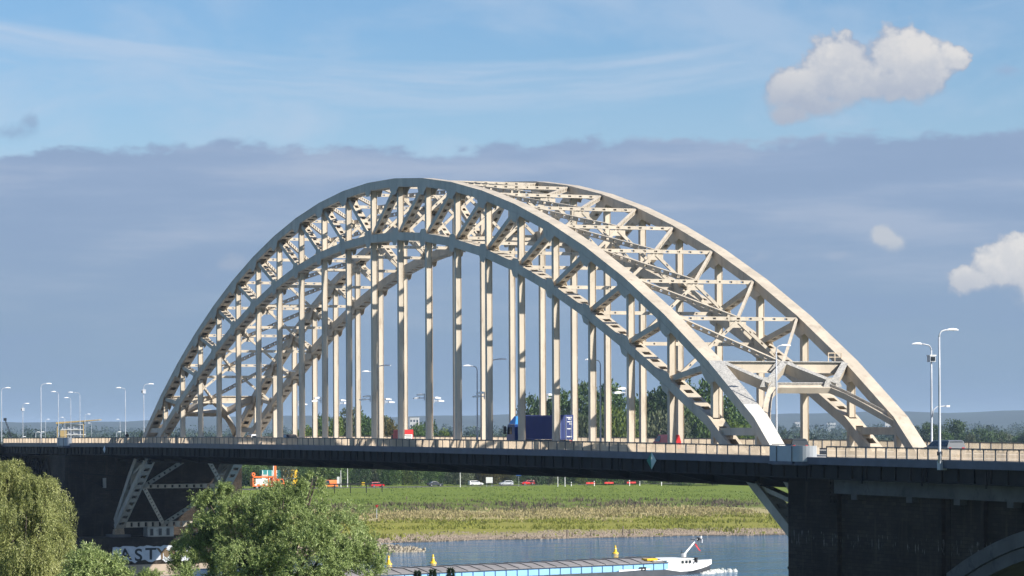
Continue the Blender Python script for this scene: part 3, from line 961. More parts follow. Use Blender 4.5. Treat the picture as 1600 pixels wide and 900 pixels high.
def pier_bay(u0, u1, lab):
    """solid panelled parapet bay over the pier, its near end curved back to the railing"""
    b = MB(); zc = zd((u0 + u1) / 2)
    v = V_L - .2; out = .80; rd_ = 1.45
    um = u1
    b.box(u0, um, v - out, v - out + .14, zc - .30, zc + 1.0, PANELM)
    pts = [(um + rd_ * math.sin(a), v - out + rd_ * (1 - math.cos(a))) for a in np.linspace(0, math.pi / 2, 9)]
    u1 = um + rd_
    for (p, q) in zip(pts, pts[1:]):
        b.hexa([(p[0], p[1], zc - .3), (q[0], q[1], zc - .3), (q[0] - .10, q[1] + .10, zc - .3), (p[0] - .10, p[1] + .10, zc - .3)],
               [(p[0], p[1], zc + 1.0), (q[0], q[1], zc + 1.0), (q[0] - .10, q[1] + .10, zc + 1.0), (p[0] - .10, p[1] + .10, zc + 1.0)], PANELM)
    b.box(u0, u0 + .14, v - out + .14, v, zc - .3, zc + 1.0, PANELM)
    o = b.obj('parapet_bay', BR)
    b = MB()
    b.box(u0 - .05, um + .05, v - out - .1, v - out + .2, zc - .55, zc - .30, BEAM)
    b.prism([(u0 - .05, v - out + .2), (um, v - out + .2)] + [(p[0] + .05, p[1] + .02) for p in pts[1:]] + [(u1, v + .75), (u0 - .05, v + .75)], 'z', zc - .62, zc - .31, BEAM)
    b.obj('bay_corbel', o)
    b = MB()
    for uu in (u0 + 1.3, um - .06):
        b = MB(); b.box(uu - .05, uu + .05, v - out - .06, v - out - .003, zc - .3, zc + 1.0, POSTM); b.obj('panel_joint', o)
    b = MB(); b.box(u0, um, v - out + .2, v - out + .3, zc + 1.08, zc + 1.15, POSTM); b.obj('hand_rail', o)


pier_bay(*BAY_N, 'far'); pier_bay(*BAY_S, 'near')

# ------------------------------------------------------------------ piers and approach spans
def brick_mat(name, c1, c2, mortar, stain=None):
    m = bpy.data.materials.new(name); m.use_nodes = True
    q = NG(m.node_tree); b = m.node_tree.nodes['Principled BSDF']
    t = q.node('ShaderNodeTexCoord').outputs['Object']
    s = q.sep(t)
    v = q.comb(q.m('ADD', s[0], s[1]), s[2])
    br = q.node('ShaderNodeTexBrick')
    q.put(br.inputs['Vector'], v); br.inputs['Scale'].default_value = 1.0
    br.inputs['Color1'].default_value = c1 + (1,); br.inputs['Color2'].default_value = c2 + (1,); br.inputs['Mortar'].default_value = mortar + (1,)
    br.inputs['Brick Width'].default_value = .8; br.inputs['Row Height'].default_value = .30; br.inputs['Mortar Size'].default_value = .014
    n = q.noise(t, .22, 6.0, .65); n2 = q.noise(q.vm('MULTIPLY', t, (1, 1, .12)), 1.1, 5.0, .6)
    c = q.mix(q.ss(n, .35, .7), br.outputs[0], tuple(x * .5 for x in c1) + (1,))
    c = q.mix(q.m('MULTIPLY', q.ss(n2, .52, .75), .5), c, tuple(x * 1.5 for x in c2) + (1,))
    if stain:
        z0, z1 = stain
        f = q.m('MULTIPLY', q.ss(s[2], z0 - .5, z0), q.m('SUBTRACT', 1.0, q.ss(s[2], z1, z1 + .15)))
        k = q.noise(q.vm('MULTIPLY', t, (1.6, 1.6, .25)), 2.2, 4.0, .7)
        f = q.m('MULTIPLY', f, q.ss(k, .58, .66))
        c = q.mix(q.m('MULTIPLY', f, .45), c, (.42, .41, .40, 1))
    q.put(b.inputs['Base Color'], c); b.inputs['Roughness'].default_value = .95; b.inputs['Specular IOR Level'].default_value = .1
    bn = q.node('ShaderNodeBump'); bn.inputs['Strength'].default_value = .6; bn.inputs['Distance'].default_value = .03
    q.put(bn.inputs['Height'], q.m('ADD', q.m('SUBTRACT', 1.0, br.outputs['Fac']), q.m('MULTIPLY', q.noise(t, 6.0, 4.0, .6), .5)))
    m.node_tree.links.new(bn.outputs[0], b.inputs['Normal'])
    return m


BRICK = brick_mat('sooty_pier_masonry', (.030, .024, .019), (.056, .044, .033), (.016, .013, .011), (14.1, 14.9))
BRICKN = brick_mat('pier_masonry', (.044, .036, .029), (.070, .055, .043), (.028, .024, .02))
PLINTH = mat('pier_plinth_stone', (.42, .33, .25), .85, .15, .4, second=(.25, .2, .16), lo=.55, hi=.8, bump=.3, bscale=3)

# near (south) pier
PS = thing('bridge_pier', 'dark sooty brick pier under the near end of the arch, right of the water', 'bridge pier', (122, 7, -2))
OFF = Vector((-122, -7, 2))


def pbox(mb, x0, x1, y0, y1, z0, z1, m, off):
    mb.box(x0 + off.x, x1 + off.x, y0 + off.y, y1 + off.y, z0 + off.z, z1 + off.z, m)


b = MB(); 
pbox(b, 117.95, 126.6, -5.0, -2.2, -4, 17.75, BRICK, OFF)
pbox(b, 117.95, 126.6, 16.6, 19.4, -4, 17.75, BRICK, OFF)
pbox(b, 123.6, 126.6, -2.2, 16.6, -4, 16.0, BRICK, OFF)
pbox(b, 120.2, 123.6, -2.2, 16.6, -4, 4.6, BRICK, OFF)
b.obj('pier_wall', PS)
b = MB()
for (y0, y1) in ((-5.12, -2.2), (16.6, 19.52)):
    pbox(b, 117.83, 126.7, y0, y1, 17.75, 18.02, CONC, OFF)
b.obj('coping', PS)
b = MB()
for z in (15.0, 9.6): pbox(b, 117.9, 126.65, -5.07, -5.0, z, z + .22, BRICK, OFF)
b.obj('string_course', PS, kind='stuff')
b = MB()
for k in range(6):
    for j in range(2): pbox(b, 125.25 + j * .55, 125.6 + j * .55, -5.09, -5.003, 15.4 + k * .38, 15.62 + k * .38, BRICK, OFF)
b.obj('quoin_bricks', PS, kind='stuff')

# masonry approach with an arch right of it
AV = thing('approach_viaduct', 'dark brick approach viaduct with pilasters and a concrete arch at the right edge', 'viaduct', (150, 7, -2))
OA = Vector((-150, -7, 2))
ac = Vector((165.0, 0, -35.3)); AR = 50.0
arcp = lambda R, u: ac.z + math.sqrt(R * R - (u - ac.x) ** 2)
b = MB()
us = list(np.linspace(143.9, 186.1, 19))
low = [(u + OA.x, arcp(AR - .3, u) + OA.z) for u in us]
topw = [(u + OA.x, zd(u) - 2.9 + OA.z) for u in us]
b.strip(topw, low, -4.55 + OA.y, -4.0 + OA.y, BRICK)
b.strip(topw, low, 18.0 + OA.y, 18.5 + OA.y, BRICK)
pbox(b, 126.6, 143.9, -4.6, 18.5, -4, zd(135) - 2.9, BRICK, OA)
pbox(b, 186.1, 214, -4.6, 18.5, -2, zd(200) - 2.9, BRICK, OA)
b.obj('spandrel_wall', AV)
for nm, R0, R1, y0 in (('arch_ring', AR + .35, AR - .75, -4.95), ('arch_ring', AR - .80, AR - 1.75, -4.80)):
    b = MB()
    b.strip([(u + OA.x, arcp(R0, u) + OA.z) for u in us], [(u + OA.x, arcp(R1, u) + OA.z) for u in us], y0 + OA.y, y0 + .9 + OA.y, CONC)
    b.obj(nm, AV)
b = MB(); b.strip([(u + OA.x, arcp(AR - .8, u) + OA.z) for u in us], [(u + OA.x, arcp(AR - 1.3, u) + OA.z) for u in us], -3.8 + OA.y, 18 + OA.y, CONC); b.obj('arch_barrel', AV)
for u0, u1 in ((139.9, 143.2), (148.0, 149.4), (155.5, 157.0), (163.2, 164.8)):
    b = MB(); zb = -4 if u1 < 143.5 else arcp(AR + .4, (u0 + u1) / 2)
    pbox(b, u0, u1, -4.95, -4.6, zb, zd(u0) - 2.9, BRICK, OA); b.obj('pilaster', AV)
b = MB()
for k in range(18):
    ua, ub = 126.7 + k * 4.9, 126.7 + (k + 1) * 4.9
    za, zb_ = zd(ua), zd(ub)
    for y0, y1, lo, hi in ((-5.35, -4.2, -2.9, -1.75), (-5.6, -4.4, -1.75, -1.4)):
        b.hexa([(ua + OA.x, y0 + OA.y, za + lo + OA.z), (ub + OA.x, y0 + OA.y, zb_ + lo + OA.z), (ub + OA.x, y1 + OA.y, zb_ + lo + OA.z), (ua + OA.x, y1 + OA.y, za + lo + OA.z)],
               [(ua + OA.x, y0 + OA.y, za + hi + OA.z), (ub + OA.x, y0 + OA.y, zb_ + hi + OA.z), (ub + OA.x, y1 + OA.y, zb_ + hi + OA.z), (ua + OA.x, y1 + OA.y, za + hi + OA.z)], CONC)
b.obj('concrete_beam', AV)
b = MB()
for u in (129.5, 138.4, 145.6, 153.2, 160.5): pbox(b, u, u + .9, -5.3, -4.62, zd(u) - 3.35, zd(u) - 2.91, CONC, OA)
b.obj('bearing_blocks', AV, kind='stuff')

# far (north) pier with the painted wall
PF = thing('bridge_pier', 'broad shaded masonry pier under the far end of the arch, white graffiti along its foot', 'bridge pier', (-128, 7, -2))
ON = Vector((128, -7, 2))
b = MB()
pbox(b, -136, -126.2, -7.6, 22.0, -4, zd(-130) - 1.9, BRICKN, ON)
pbox(b, -126.2, -119.6, -6.6, 21.0, -4, -.2, PLINTH, ON)
pbox(b, -126.2, -119.8, -6.4, 20.8, -.2, 4.2, BRICKN, ON)
b.obj('pier_wall', PF)
b = MB()
for v0 in (0, WD): pbox(b, -124.2, -120.0, v0 - 1.5, v0 + 1.5, 4.2, 4.62, CONC, ON)
b.obj('bearing_plinth', PF)
b = MB()
pbox(b, -122.6, -119.9, 4.3, 8.6, 4.2, 5.75, CONCL, ON)
for y in (4.7, 6.1, 7.4): pbox(b, -119.9, -119.84, y, y + .5, 4.4, 5.5, CONC, ON)
b.obj('concrete_block', PF)
gw = mat('white_wall_paint', (.62, .64, .68), .8, .1, 1.0)
gk_ = mat('black_wall_paint', (.025, .028, .03), .8, .2, 2.0)
gb_ = mat('brown_wall_paint', (.16, .11, .06), .8, .2, 2.0)
b = MB()
edge = [(-1.7, .75)] + [(x, .35 + .22 * math.sin(x * 2.3) + .12 * math.sin(x * 5.1)) for x in np.linspace(-1.2, 11.6, 24)] + [(11.8, 2.5)] + [(x, 2.72 + .10 * math.sin(x * 1.9) + .08 * math.sin(x * 4.7)) for x in np.linspace(11.4, -1.5, 24)]
b.prism([(p[0] + ON.y, p[1] + ON.z) for p in edge], 'x', -119.8 + ON.x, -119.78 + ON.x, gw)
gp = b.obj('graffiti', PF)


def letter(ch, y, z, size, m, parent, x=-119.765, wide=1.0, lean=0.0):
    cu = bpy.data.curves.new('letter', 'FONT'); cu.body = ch; cu.size = size; cu.offset = .05; cu.extrude = .006; cu.shear = lean
    o = bpy.data.objects.new('letter', cu); COL.objects.link(o)
    dg = bpy.context.evaluated_depsgraph_get()
    me = bpy.data.meshes.new_from_object(o.evaluated_get(dg))
    bpy.data.objects.remove(o); bpy.data.curves.remove(cu)
    me.materials.clear(); me.materials.append(m)
    l = bpy.data.objects.new('letter', me); COL.objects.link(l); l.parent = parent
    # text x -> across the bridge (y), text y -> up
    l.matrix_local = Matrix(((0, 0, 1, x + ON.x), (wide, 0, 0, y + ON.y), (0, 1, 0, z + ON.z), (0, 0, 0, 1)))
    return l


letter('A', -.15, .62, 2.55, gk_, gp, wide=1.0, lean=-.12)
letter('S', 2.05, .40, 2.75, gk_, gp, wide=1.05)
letter('T', 3.85, .60, 2.6, gk_, gp, wide=1.15)
letter('Y', 5.75, .62, 2.5, gb_, gp, wide=1.1)
b = MB()
for (y, z, r) in ((7.3, 1.5, .55), (8.3, 1.75, .5), (9.1, 1.2, .45), (10.0, 1.7, .6), (-.9, 1.3, .35), (10.9, 1.3, .4)):
    pts = [(y + r * (1 + .25 * math.sin(3 * a + y)) * math.cos(a) + ON.y, z + r * 1.2 * (1 + .2 * math.cos(2 * a + z)) * math.sin(a) + ON.z) for a in np.linspace(0, 2 * math.pi, 13)[:-1]]
    b.prism(pts, 'x', -119.775 + ON.x, -119.760 + ON.x, gb_)
b.obj('paint_blots', gp, kind='stuff')
# inspection gantry on the pier's upper corner
b = MB()
for (p, q, w) in (((-125.8, -7.0, 14.6), (-125.8, 3.5, 13.6), .14), ((-125.9, -7.0, 16.4), (-125.9, -1.2, 16.2), .10), ((-125.8, -7.0, 14.6), (-125.8, -1.4, 12.2), .12), ((-125.8, -1.2, 11.6), (-125.8, 6.5, 11.9), .12)):
    b.bar(Vector(p) + ON, Vector(q) + ON, w, w, DARKST)
for y in (-6.8, -5.4, -4.0, -1.2, .6, 2.4): b.bar(Vector((-125.8, y, 14.4)) + ON, Vector((-125.8, y, 16.3)) + ON, .07, .07, DARKST)
pbox(b, -126.0, -125.6, -1.5, -1.0, 12.0, 13.6, CONCL, ON)
b.obj('inspection_gantry', PF)

# far approach span: steel trusses standing before a masonry abutment
FA = thing('approach_span', 'dark steel approach span and abutment behind the willow at the far left', 'bridge span', (-155, 7, 0))
OS = Vector((155, -7, 0))
b = MB(); pbox(b, -174.8, -146, .6, 20, -4, 16.4, BRICKN, OS); b.obj('abutment', FA)
b = MB(); pbox(b, -174.8, -136.1, -2.9, .5, -4, 2.2, PLINTH, OS); b.obj('abutment_plinth', FA)
for v in (-2.2,):
    b = MB()
    b.bar(Vector((-174.8, v, 9.5)) + OS, Vector((-136.1, v, 9.5)) + OS, .5, .55, DARKST)
    b.bar(Vector((-174.8, v, 16.6)) + OS, Vector((-136.1, v, 17.0)) + OS, .5, .6, DARKST)
    b.obj('truss_chord', FA)
    xs = np.linspace(-174, -137, 7)
    for k, x in enumerate(xs[:-1]):
        b = MB(); a, c = (9.7, 16.4) if k % 2 else (16.4, 9.7)
        b.bar(Vector((x, v, a)) + OS, Vector((xs[k + 1], v, c)) + OS, .35, .35, DARKST); b.obj('truss_diagonal', FA)
    for x in xs:
        b = MB(); b.bar(Vector((x, v, 9.7)) + OS, Vector((x, v, 16.4)) + OS, .3, .3, DARKST, (1, 0, 0)); b.obj('truss_post', FA)

# ------------------------------------------------------------------ navigation signs on the bridge
def diamond(name, label, u, z, h, w):
    t = thing(name, label, 'sign', (u, V_L - .75, z), .62)
    def half(sgn, m):
        b = MB()
        vs = [(0, 0, h / 2), (0, 0, -h / 2), (0, -.10, 0), (sgn * w / 2, 0, 0), (0, .10, 0)]
        b.add(vs, [(0, 2, 3), (1, 3, 2), (0, 3, 4), (1, 4, 3)], m)
        return b.obj('sign_face', t)
    half(-1, GREENP); half(1, mat('pale_green_sign_paint', (.55, .66, .60), .45, .05, 2))
    b = MB(); b.bar((0, .1, .25), (0, .45, .25), .05, .05, POSTM); b.bar((0, .1, -.2), (0, .45, -.2), .05, .05, POSTM); b.obj('sign_bracket', t)
    return t


diamond('navigation_sign', 'green and white diamond navigation sign hung on the near railing', 95.4, 18.62, 1.62, 1.0)
t = thing('navigation_sign', 'small pale diamond navigation sign hung below the railing by the far pier', 'sign', (-103.5, V_L - .5, 18.4))
b = MB(); b.add([(0, 0, .6), (0, 0, -.6), (0, -.25, 0), (.55, 0, 0), (-.55, 0, 0), (0, .1, 0)], [(0, 2, 3), (1, 3, 2), (0, 4, 2), (1, 2, 4), (0, 3, 5), (1, 5, 3), (0, 5, 4), (1, 4, 5)], WHITE); b.obj('sign_face', t)
b = MB(); b.bar((0, .06, .2), (0, .4, .2), .05, .05, POSTM); b.obj('sign_bracket', t)

# ------------------------------------------------------------------ street lamps
def lamp(label, u, v, z0, h, arm=(0, 1), alen=1.6, r=.07, extra=None, group='street lamps on and beyond the bridge', double=False):
    t = thing('street_lamp', label, 'street lamp', (u, v, z0), group=group)
    b = MB()
    A = Vector((arm[0], arm[1], 0)).normalized()
    b.tube([(0, 0, 0), (0, 0, .9), (0, 0, .95), (0, 0, h * .6), (0, 0, h - .55)], [r * 1.5, r * 1.4, r * 1.05, r * .9, r * .7], LAMPM, 10)
    b.obj('pole', t, smooth=True)
    dirs = [A] + ([-A] if double else [])
    for D in dirs:
        b = MB()
        pts = [Vector((0, 0, h - .6)) + D * (alen * .42 * (1 - math.cos(a))) + Vector((0, 0, .52 * math.sin(a))) for a in np.linspace(0, math.pi / 2, 6)]
        pts += [Vector((0, 0, h - .02)) + D * (alen * f) for f in (.7, 1.0)]
        b.tube(pts, r * .62, LAMPM, 8)
        b.obj('arm', t, smooth=True)
        b = MB(); e = Vector((0, 0, h)) + D * alen
        S = Vector((-D.y, D.x, 0))
        prof = [(-.05, .07, .06), (.12, .14, .11), (.45, .17, .12), (.75, .13, .08), (.92, .04, .03)]
        vs, fs = [], []
        for (x, w, hh) in prof:
            c = e + D * x
            vs += [c + S * w + Vector((0, 0, 0)), c + S * w * .6 + Vector((0, 0, hh)), c - S * w * .6 + Vector((0, 0, hh)), c - S * w, c - S * w * .7 - Vector((0, 0, .06)), c + S * w * .7 - Vector((0, 0, .06))]
        for k in range(len(prof) - 1):
            for j in range(6): fs.append((6 * k + j, 6 * k + (j + 1) % 6, 6 * k + 6 + (j + 1) % 6, 6 * k + 6 + j))
        fs += [tuple(range(6)), tuple(range(6 * len(prof) - 1, 6 * len(prof) - 7, -1))]
        b.add(vs, fs, LAMPH); b.obj('lamp_head', t, smooth=False)
    if extra == 'camera':
        b = MB(); b.box(-.28, .28, -.28, .28, h - 1.6, h - 1.05, LAMPM); b.box(-.20, .20, -.34, -.28, h - 1.5, h - 1.15, GLASS)
        b.box(-.33, .33, -.33, .33, h - 1.05, h - .98, WHITE); b.obj('camera_box', t)
    if extra == 'camera_arm':
        b = MB(); b.box(-.28, .28, -.28, .28, h - 1.6, h - 1.05, LAMPM); b.box(.28, .34, -.2, .2, h - 1.5, h - 1.15, GLASS)
        b.box(-.33, .33, -.33, .33, h - 1.05, h - .98, WHITE); b.obj('camera_box', t)
        b = MB(); z = h - 5.6
        b.tube([(.12, 0, z - .9), (.12, .15, z - .25), (.12, .5, z), (.12, 1.2, z + .05), (.12, 1.5, z + .05)], .05, LAMPM, 8)
        b.obj('low_arm', t, smooth=True)
        b = MB(); b.box(.0, .24, 1.4, 1.75, z - .03, z + .13, LAMPH); b.obj('low_lamp_head', t)
    if extra == 'clamp':
        b = MB(); b.box(-.22, .22, -.1, .5, -.55, .12, LAMPM); b.box(-.12, .12, -.16, .16, .55, .85, BLACKP); b.obj('base_clamp', t)
    return t


lamp('tallest street lamp at the right edge, clamped outside the near railing, arm to the right', 146.3, V_L - .42, zd(146.3) - .1, 10.1, (0, 1), .75, .10, 'clamp')
lamp('lamp with a camera box and low second arm at the foot of the far arch', 111.6, 12.75, zd(111) + .1, 9.75, (0, -1), 1.05, .10, 'camera_arm')
lamp('lamp rising in front of the near portal beside the dark car, arm to the right', 102.4, 2.0, zd(102) + .1, 9.75, (0, 1), .55, .09)
for i, d in ((6, 'sixth from the far end'), (10, 'at mid span'), (14, 'left of the blue truck cab')):
    lamp('lamp behind the near arch hanger ' + d + ', head to the right', CU(i) - .75, .55, zd(CU(i)) + .1, 9.75, (0, 1), .95, .09)
    lamp('lamp behind the far arch hanger ' + {6: 'sixth from the far end', 10: 'at mid span', 14: 'past the blue truck'}[i] + ', head to the left', CU(i) - .75, WD - .55, zd(CU(i)) + .1, 9.75, (0, -1), .95, .09)
for (lab, u, v, z0, top_, arm, al, ex) in (
    ('lamp at the left picture edge, only its white head showing over the railing', -173.1, V_L - .9, zd(-173) - .3, 28.75, (0, 1), .7, None),
    ('tall lamp on the near railing left of the yellow roofed building', -146.0, V_L - .3, zd(-149) - .1, 29.1, (0, 1), .9, None),
    ('tall lamp with a camera ball next to the left foot of the arch', -147.6, 11.3, zd(-147) + .05, 29.1, (0, 1), .85, 'camera'),
    ('tall lamp with its head to the left, left of the camera ball lamp', -197.5, 21.4, 18.8, 29.1, (0, -1), .9, None),
    ('tall lamp standing before the left end of the yellow roof', -259.3, 23.7, 18.4, 29.1, (0, -1), .6, None),
    ('tall lamp with head to the left, just right of the scaffolded building', -270.3, 31.0, 18.3, 29.1, (0, -1), 1.6, None),
    ('tall thin lamp in front of the scaffolded building', -295.6, 35.3, 18.2, 28.2, (0, -1), .6, None),
    ('mast with instruments half way up, leftmost of the full lamp posts', -289.7, 23.3, 18.2, 26.9, (0, 1), .5, 'camera'),
    ('short distant lamp right behind the railing lamp at the left', -642.3, 112.4, 13.7, 24.3, (0, 1), .5, None),
    ('small distant lamp over the yellow roof', -590.7, 106.4, 14.3, 24.8, (0, -1), .5, None),
    ('medium lamp right of the scaffolded building, arm to the right', -539.3, 100.0, 14.9, 25.6, (0, 1), .8, None),
    ('low distant lamp under the right tip of the yellow roof', -734.3, 151.7, 11.0, 23.1, (0, -1), .5, None),
    ('medium distant lamp left of the tall lamp that faces left', -632.8, 135.7, 11.5, 24.2, (0, -1), .5, None)):
    lamp(lab, u, v, z0, top_ - z0, arm, al, .06, ex)
for k, (x, Z) in enumerate(((34, 820), (56.5, 860), (63.5, 870), (183, 840))):
    p = site((x - 800) / 4637.5 * Z, Z, 14.0)
    lamp(('lowest lamp of all, right behind the instrument mast', 'left of the pair of small low lamps at the left', 'right of the pair of small low lamps at the left', 'small low lamp left of the tall left facing lamp')[k], p.x, p.y, 6.0, 14.3 - (1.2 if k == 0 else 0), (0, 1), .4, .08, None)

def flood(label, i, v0, side):
    u = CU(i)
    t = thing('flood_lamp', label, 'flood lamp', (u, v0 + side * .53, 25.1), group='flood lamps clamped to the hangers')
    b = MB(); b.box(-.06, .06, min(0, side * 1.0), max(0, side * 1.0), -.05, .05, LAMPM); b.box(-.05, .05, min(0, side * .5), max(0, side * .5), .32, .40, LAMPM)
    b.box(-.08, .08, min(0, side * .06), max(0, side * .06), -.3, .5, LAMPM); b.obj('bracket', t)
    for (y, z) in ((1.05, 0), (.6, .4)):
        b = MB(); b.prism([(side * (y - .45), z - .10), (side * (y + .30), z - .12), (side * (y + .35), z + .02), (side * (y - .2), z + .14), (side * (y - .45), z + .10)], 'x', -.22, .22, LAMPH); b.obj('lamp_head', t)


for i, v0, sd_, lab in ((8, 0, -1, 'flood lamp pair on the near hanger eighth from the far end'), (10, 0, -1, 'flood lamp pair on the near hanger left of the red lorry'), (12, 0, -1, 'flood lamp pair on the near hanger right of the red lorry'),
                        (14, 0, -1, 'flood lamp pair on the near hanger left of the blue truck'), (18, 0, -1, 'flood lamp pair on the near hanger before the tall green trees'),
                        (2, WD, 1, 'flood lamp pair on the far hanger nearest the left foot of the arch'), (4, WD, 1, 'flood lamp pair on the far hanger fourth from the far end'), (6, WD, 1, 'flood lamp pair on the far hanger sixth from the far end'),
                        (8, WD, 1, 'flood lamp pair on the far hanger behind the red lorry'), (12, WD, 1, 'flood lamp pair on the far hanger above the blue container')):
    flood(lab, i, v0, sd_)

# ------------------------------------------------------------------ vehicles
def profile(mb, pts, wf, m):
    n = len(pts)
    vs = [(x, -wf(z), z) for x, z in pts] + [(x, wf(z), z) for x, z in pts]
    mb.add(vs, [tuple(range(n)), tuple(range(2 * n - 1, n - 1, -1))] + [(i, i + n, (i + 1) % n + n, (i + 1) % n) for i in range(n)], m)


def wheel(t, x, y, r, w=.22):
    b = MB(); b.tube([(x, y - w / 2, r), (x, y - w / 2 + .03, r), (x, y + w / 2 - .03, r), (x, y + w / 2, r)], [r * .9, r, r, r * .9], TYRE, 16)
    o = b.obj('wheel', t)
    b = MB(); s = 1 if y > 0 else -1
    b.tube([(x, y + s * (w / 2 - .02), r), (x, y + s * (w / 2 + .012), r)], [r * .62, r * .55], RIM, 12); b.obj('rim', o)


PAINTS = {}
def paint(col):
    if col not in PAINTS:
        m = mat('car_paint', col, .28, .03, 2.0); m.node_tree.nodes['Principled BSDF'].inputs['Coat Weight'].default_value = .15
        PAINTS[col] = m
    return PAINTS[col]


def car(name, label, loc, rot, col, L=4.2, W=1.75, H=1.48, style='hatch', cat='car', group=None):
    t = thing(name, label, cat, loc, rot, group)
    pm = paint(col); h = L / 2; hw = W / 2
    wf = lambda z: hw * (1.0 if z < .95 else 1 - .26 * (z - .95) / (H - .95)) * (1 if z > .4 else .95)
    roofs = {'hatch': [(-h * .96, .95), (-h * .80, H - .06), (-h * .55, H), (h * .05, H), (h * .22, H - .07), (h * .50, .98)],
             'saloon': [(-h * .95, .98), (-h * .68, 1.0), (-h * .40, H - .06), (-h * .25, H), (h * .05, H), (h * .18, H - .07), (h * .47, .97)],
             'estate': [(-h * .985, .95), (-h * .96, H - .08), (-h * .85, H), (h * .05, H), (h * .2, H - .07), (h * .48, .97)],
             'van': [(-h * .99, 1.0), (-h * .97, H - .05), (-h * .9, H), (h * .30, H), (h * .42, H - .12), (h * .68, 1.1)]}[style]
    pts = [(-h, .30), (-h, .72)] + roofs + [(h * .90, .80), (h * .99, .62), (h, .32)]
    b = MB(); profile(b, pts, wf, pm); b.obj('body', t)
    # glazing laid on the upper body
    zl = 1.0; zt = H - .10
    fx = roofs[-1][0] - .12; ft = roofs[-2][0] - .05
    rx = roofs[0][0] + .16 if style != 'saloon' else roofs[1][0] + .15
    rt = (roofs[1][0] if style != 'saloon' else roofs[2][0]) + .18
    if style == 'van': rx = rt = h * .02
    for s in (-1, 1):
        b = MB()
        q = [(rx, zl), (fx, zl), (ft, zt), (rt, zt)]
        b.hexa([(x, s * (wf(z) - .02), z) for x, z in q], [(x, s * (wf(z) + .006), z) for x, z in q], GLASS); b.obj('side_window', t)
    (x0, z0), (x1, z1) = roofs[-1], roofs[-2]
    def slab(x0, z0, x1, z1, nm, out):
        b = MB(); c = [(x0, -wf(z0) + .1, z0), (x0, wf(z0) - .1, z0), (x1, wf(z1) - .08, z1), (x1, -wf(z1) + .08, z1)]
        n = Vector((z1 - z0, 0, x0 - x1)).normalized() * out
        b.hexa([Vector(p) - n * .02 for p in c], [Vector(p) + n * .008 for p in c], GLASS); b.obj(nm, t)
    slab(x0 - .06, z0 + .04, x1 + .03, z1 - .02, 'windscreen', 1)
    k = 1 if style != 'saloon' else 2
    if style != 'van': slab(roofs[k - 1][0] + .03, roofs[k - 1][1] + .06, roofs[k][0] - .0, roofs[k][1] - .03, 'rear_window', -1)
    for s in (-1, 1):
        b = MB(); b.box(h * .93, h * .985, s * hw * .55 - .16, s * hw * .55 + .16, .62, .76, HEADL); b.obj('headlight', t)
        b = MB(); b.box(-h - .008, -h + .04, s * hw * .72 - .12, s * hw * .72 + .12, .70, .90, TAILL); b.obj('tail_light', t)
        for x in (-h * .60, h * .62): wheel(t, x, s * (hw - .10), .32)
    return t


RB = math.pi      # heading away along the bridge (-X)
zr = lambda u: zd(u) - .15
car('parked_car', 'dark estate car on the bridge just behind the near portal foot', (97.9, 5.6, zr(98)), RB, (.02, .025, .03), 4.6, 1.8, 1.5, 'estate', group='vehicles on the bridge')
car('silver_car', 'white estate car with dark roof windows on the bridge at the right edge', (120.5, 8.6, zr(120)), RB, (.16, .165, .17), 4.7, 1.8, 1.52, 'estate', group='vehicles on the bridge')
car('dark_car', 'small dark car on the far half of the bridge behind the left hangers', (-51.6, 5.6, zr(-50)), RB, (.03, .03, .035), 4.3, 1.75, 1.5, 'hatch', group='vehicles on the bridge')
car('white_car', 'white car near the left foot of the arch on the bridge', (-78, 8.8, zr(-78)), RB, (.7, .7, .7), 4.3, 1.75, 1.5, 'hatch', group='vehicles on the bridge')
car('red_van', 'red van on the bridge in front of the tall green trees', (71.0, 5.8, zr(71)), RB, (.55, .02, .02), 3.9, 1.5, 1.7, 'van', 'van', group='vehicles on the bridge')


def lorry_wheels(t, xs, hw, r=.5):
    for x in xs:
        for s in (-1, 1): wheel(t, x, s * (hw - .17), r, .32)


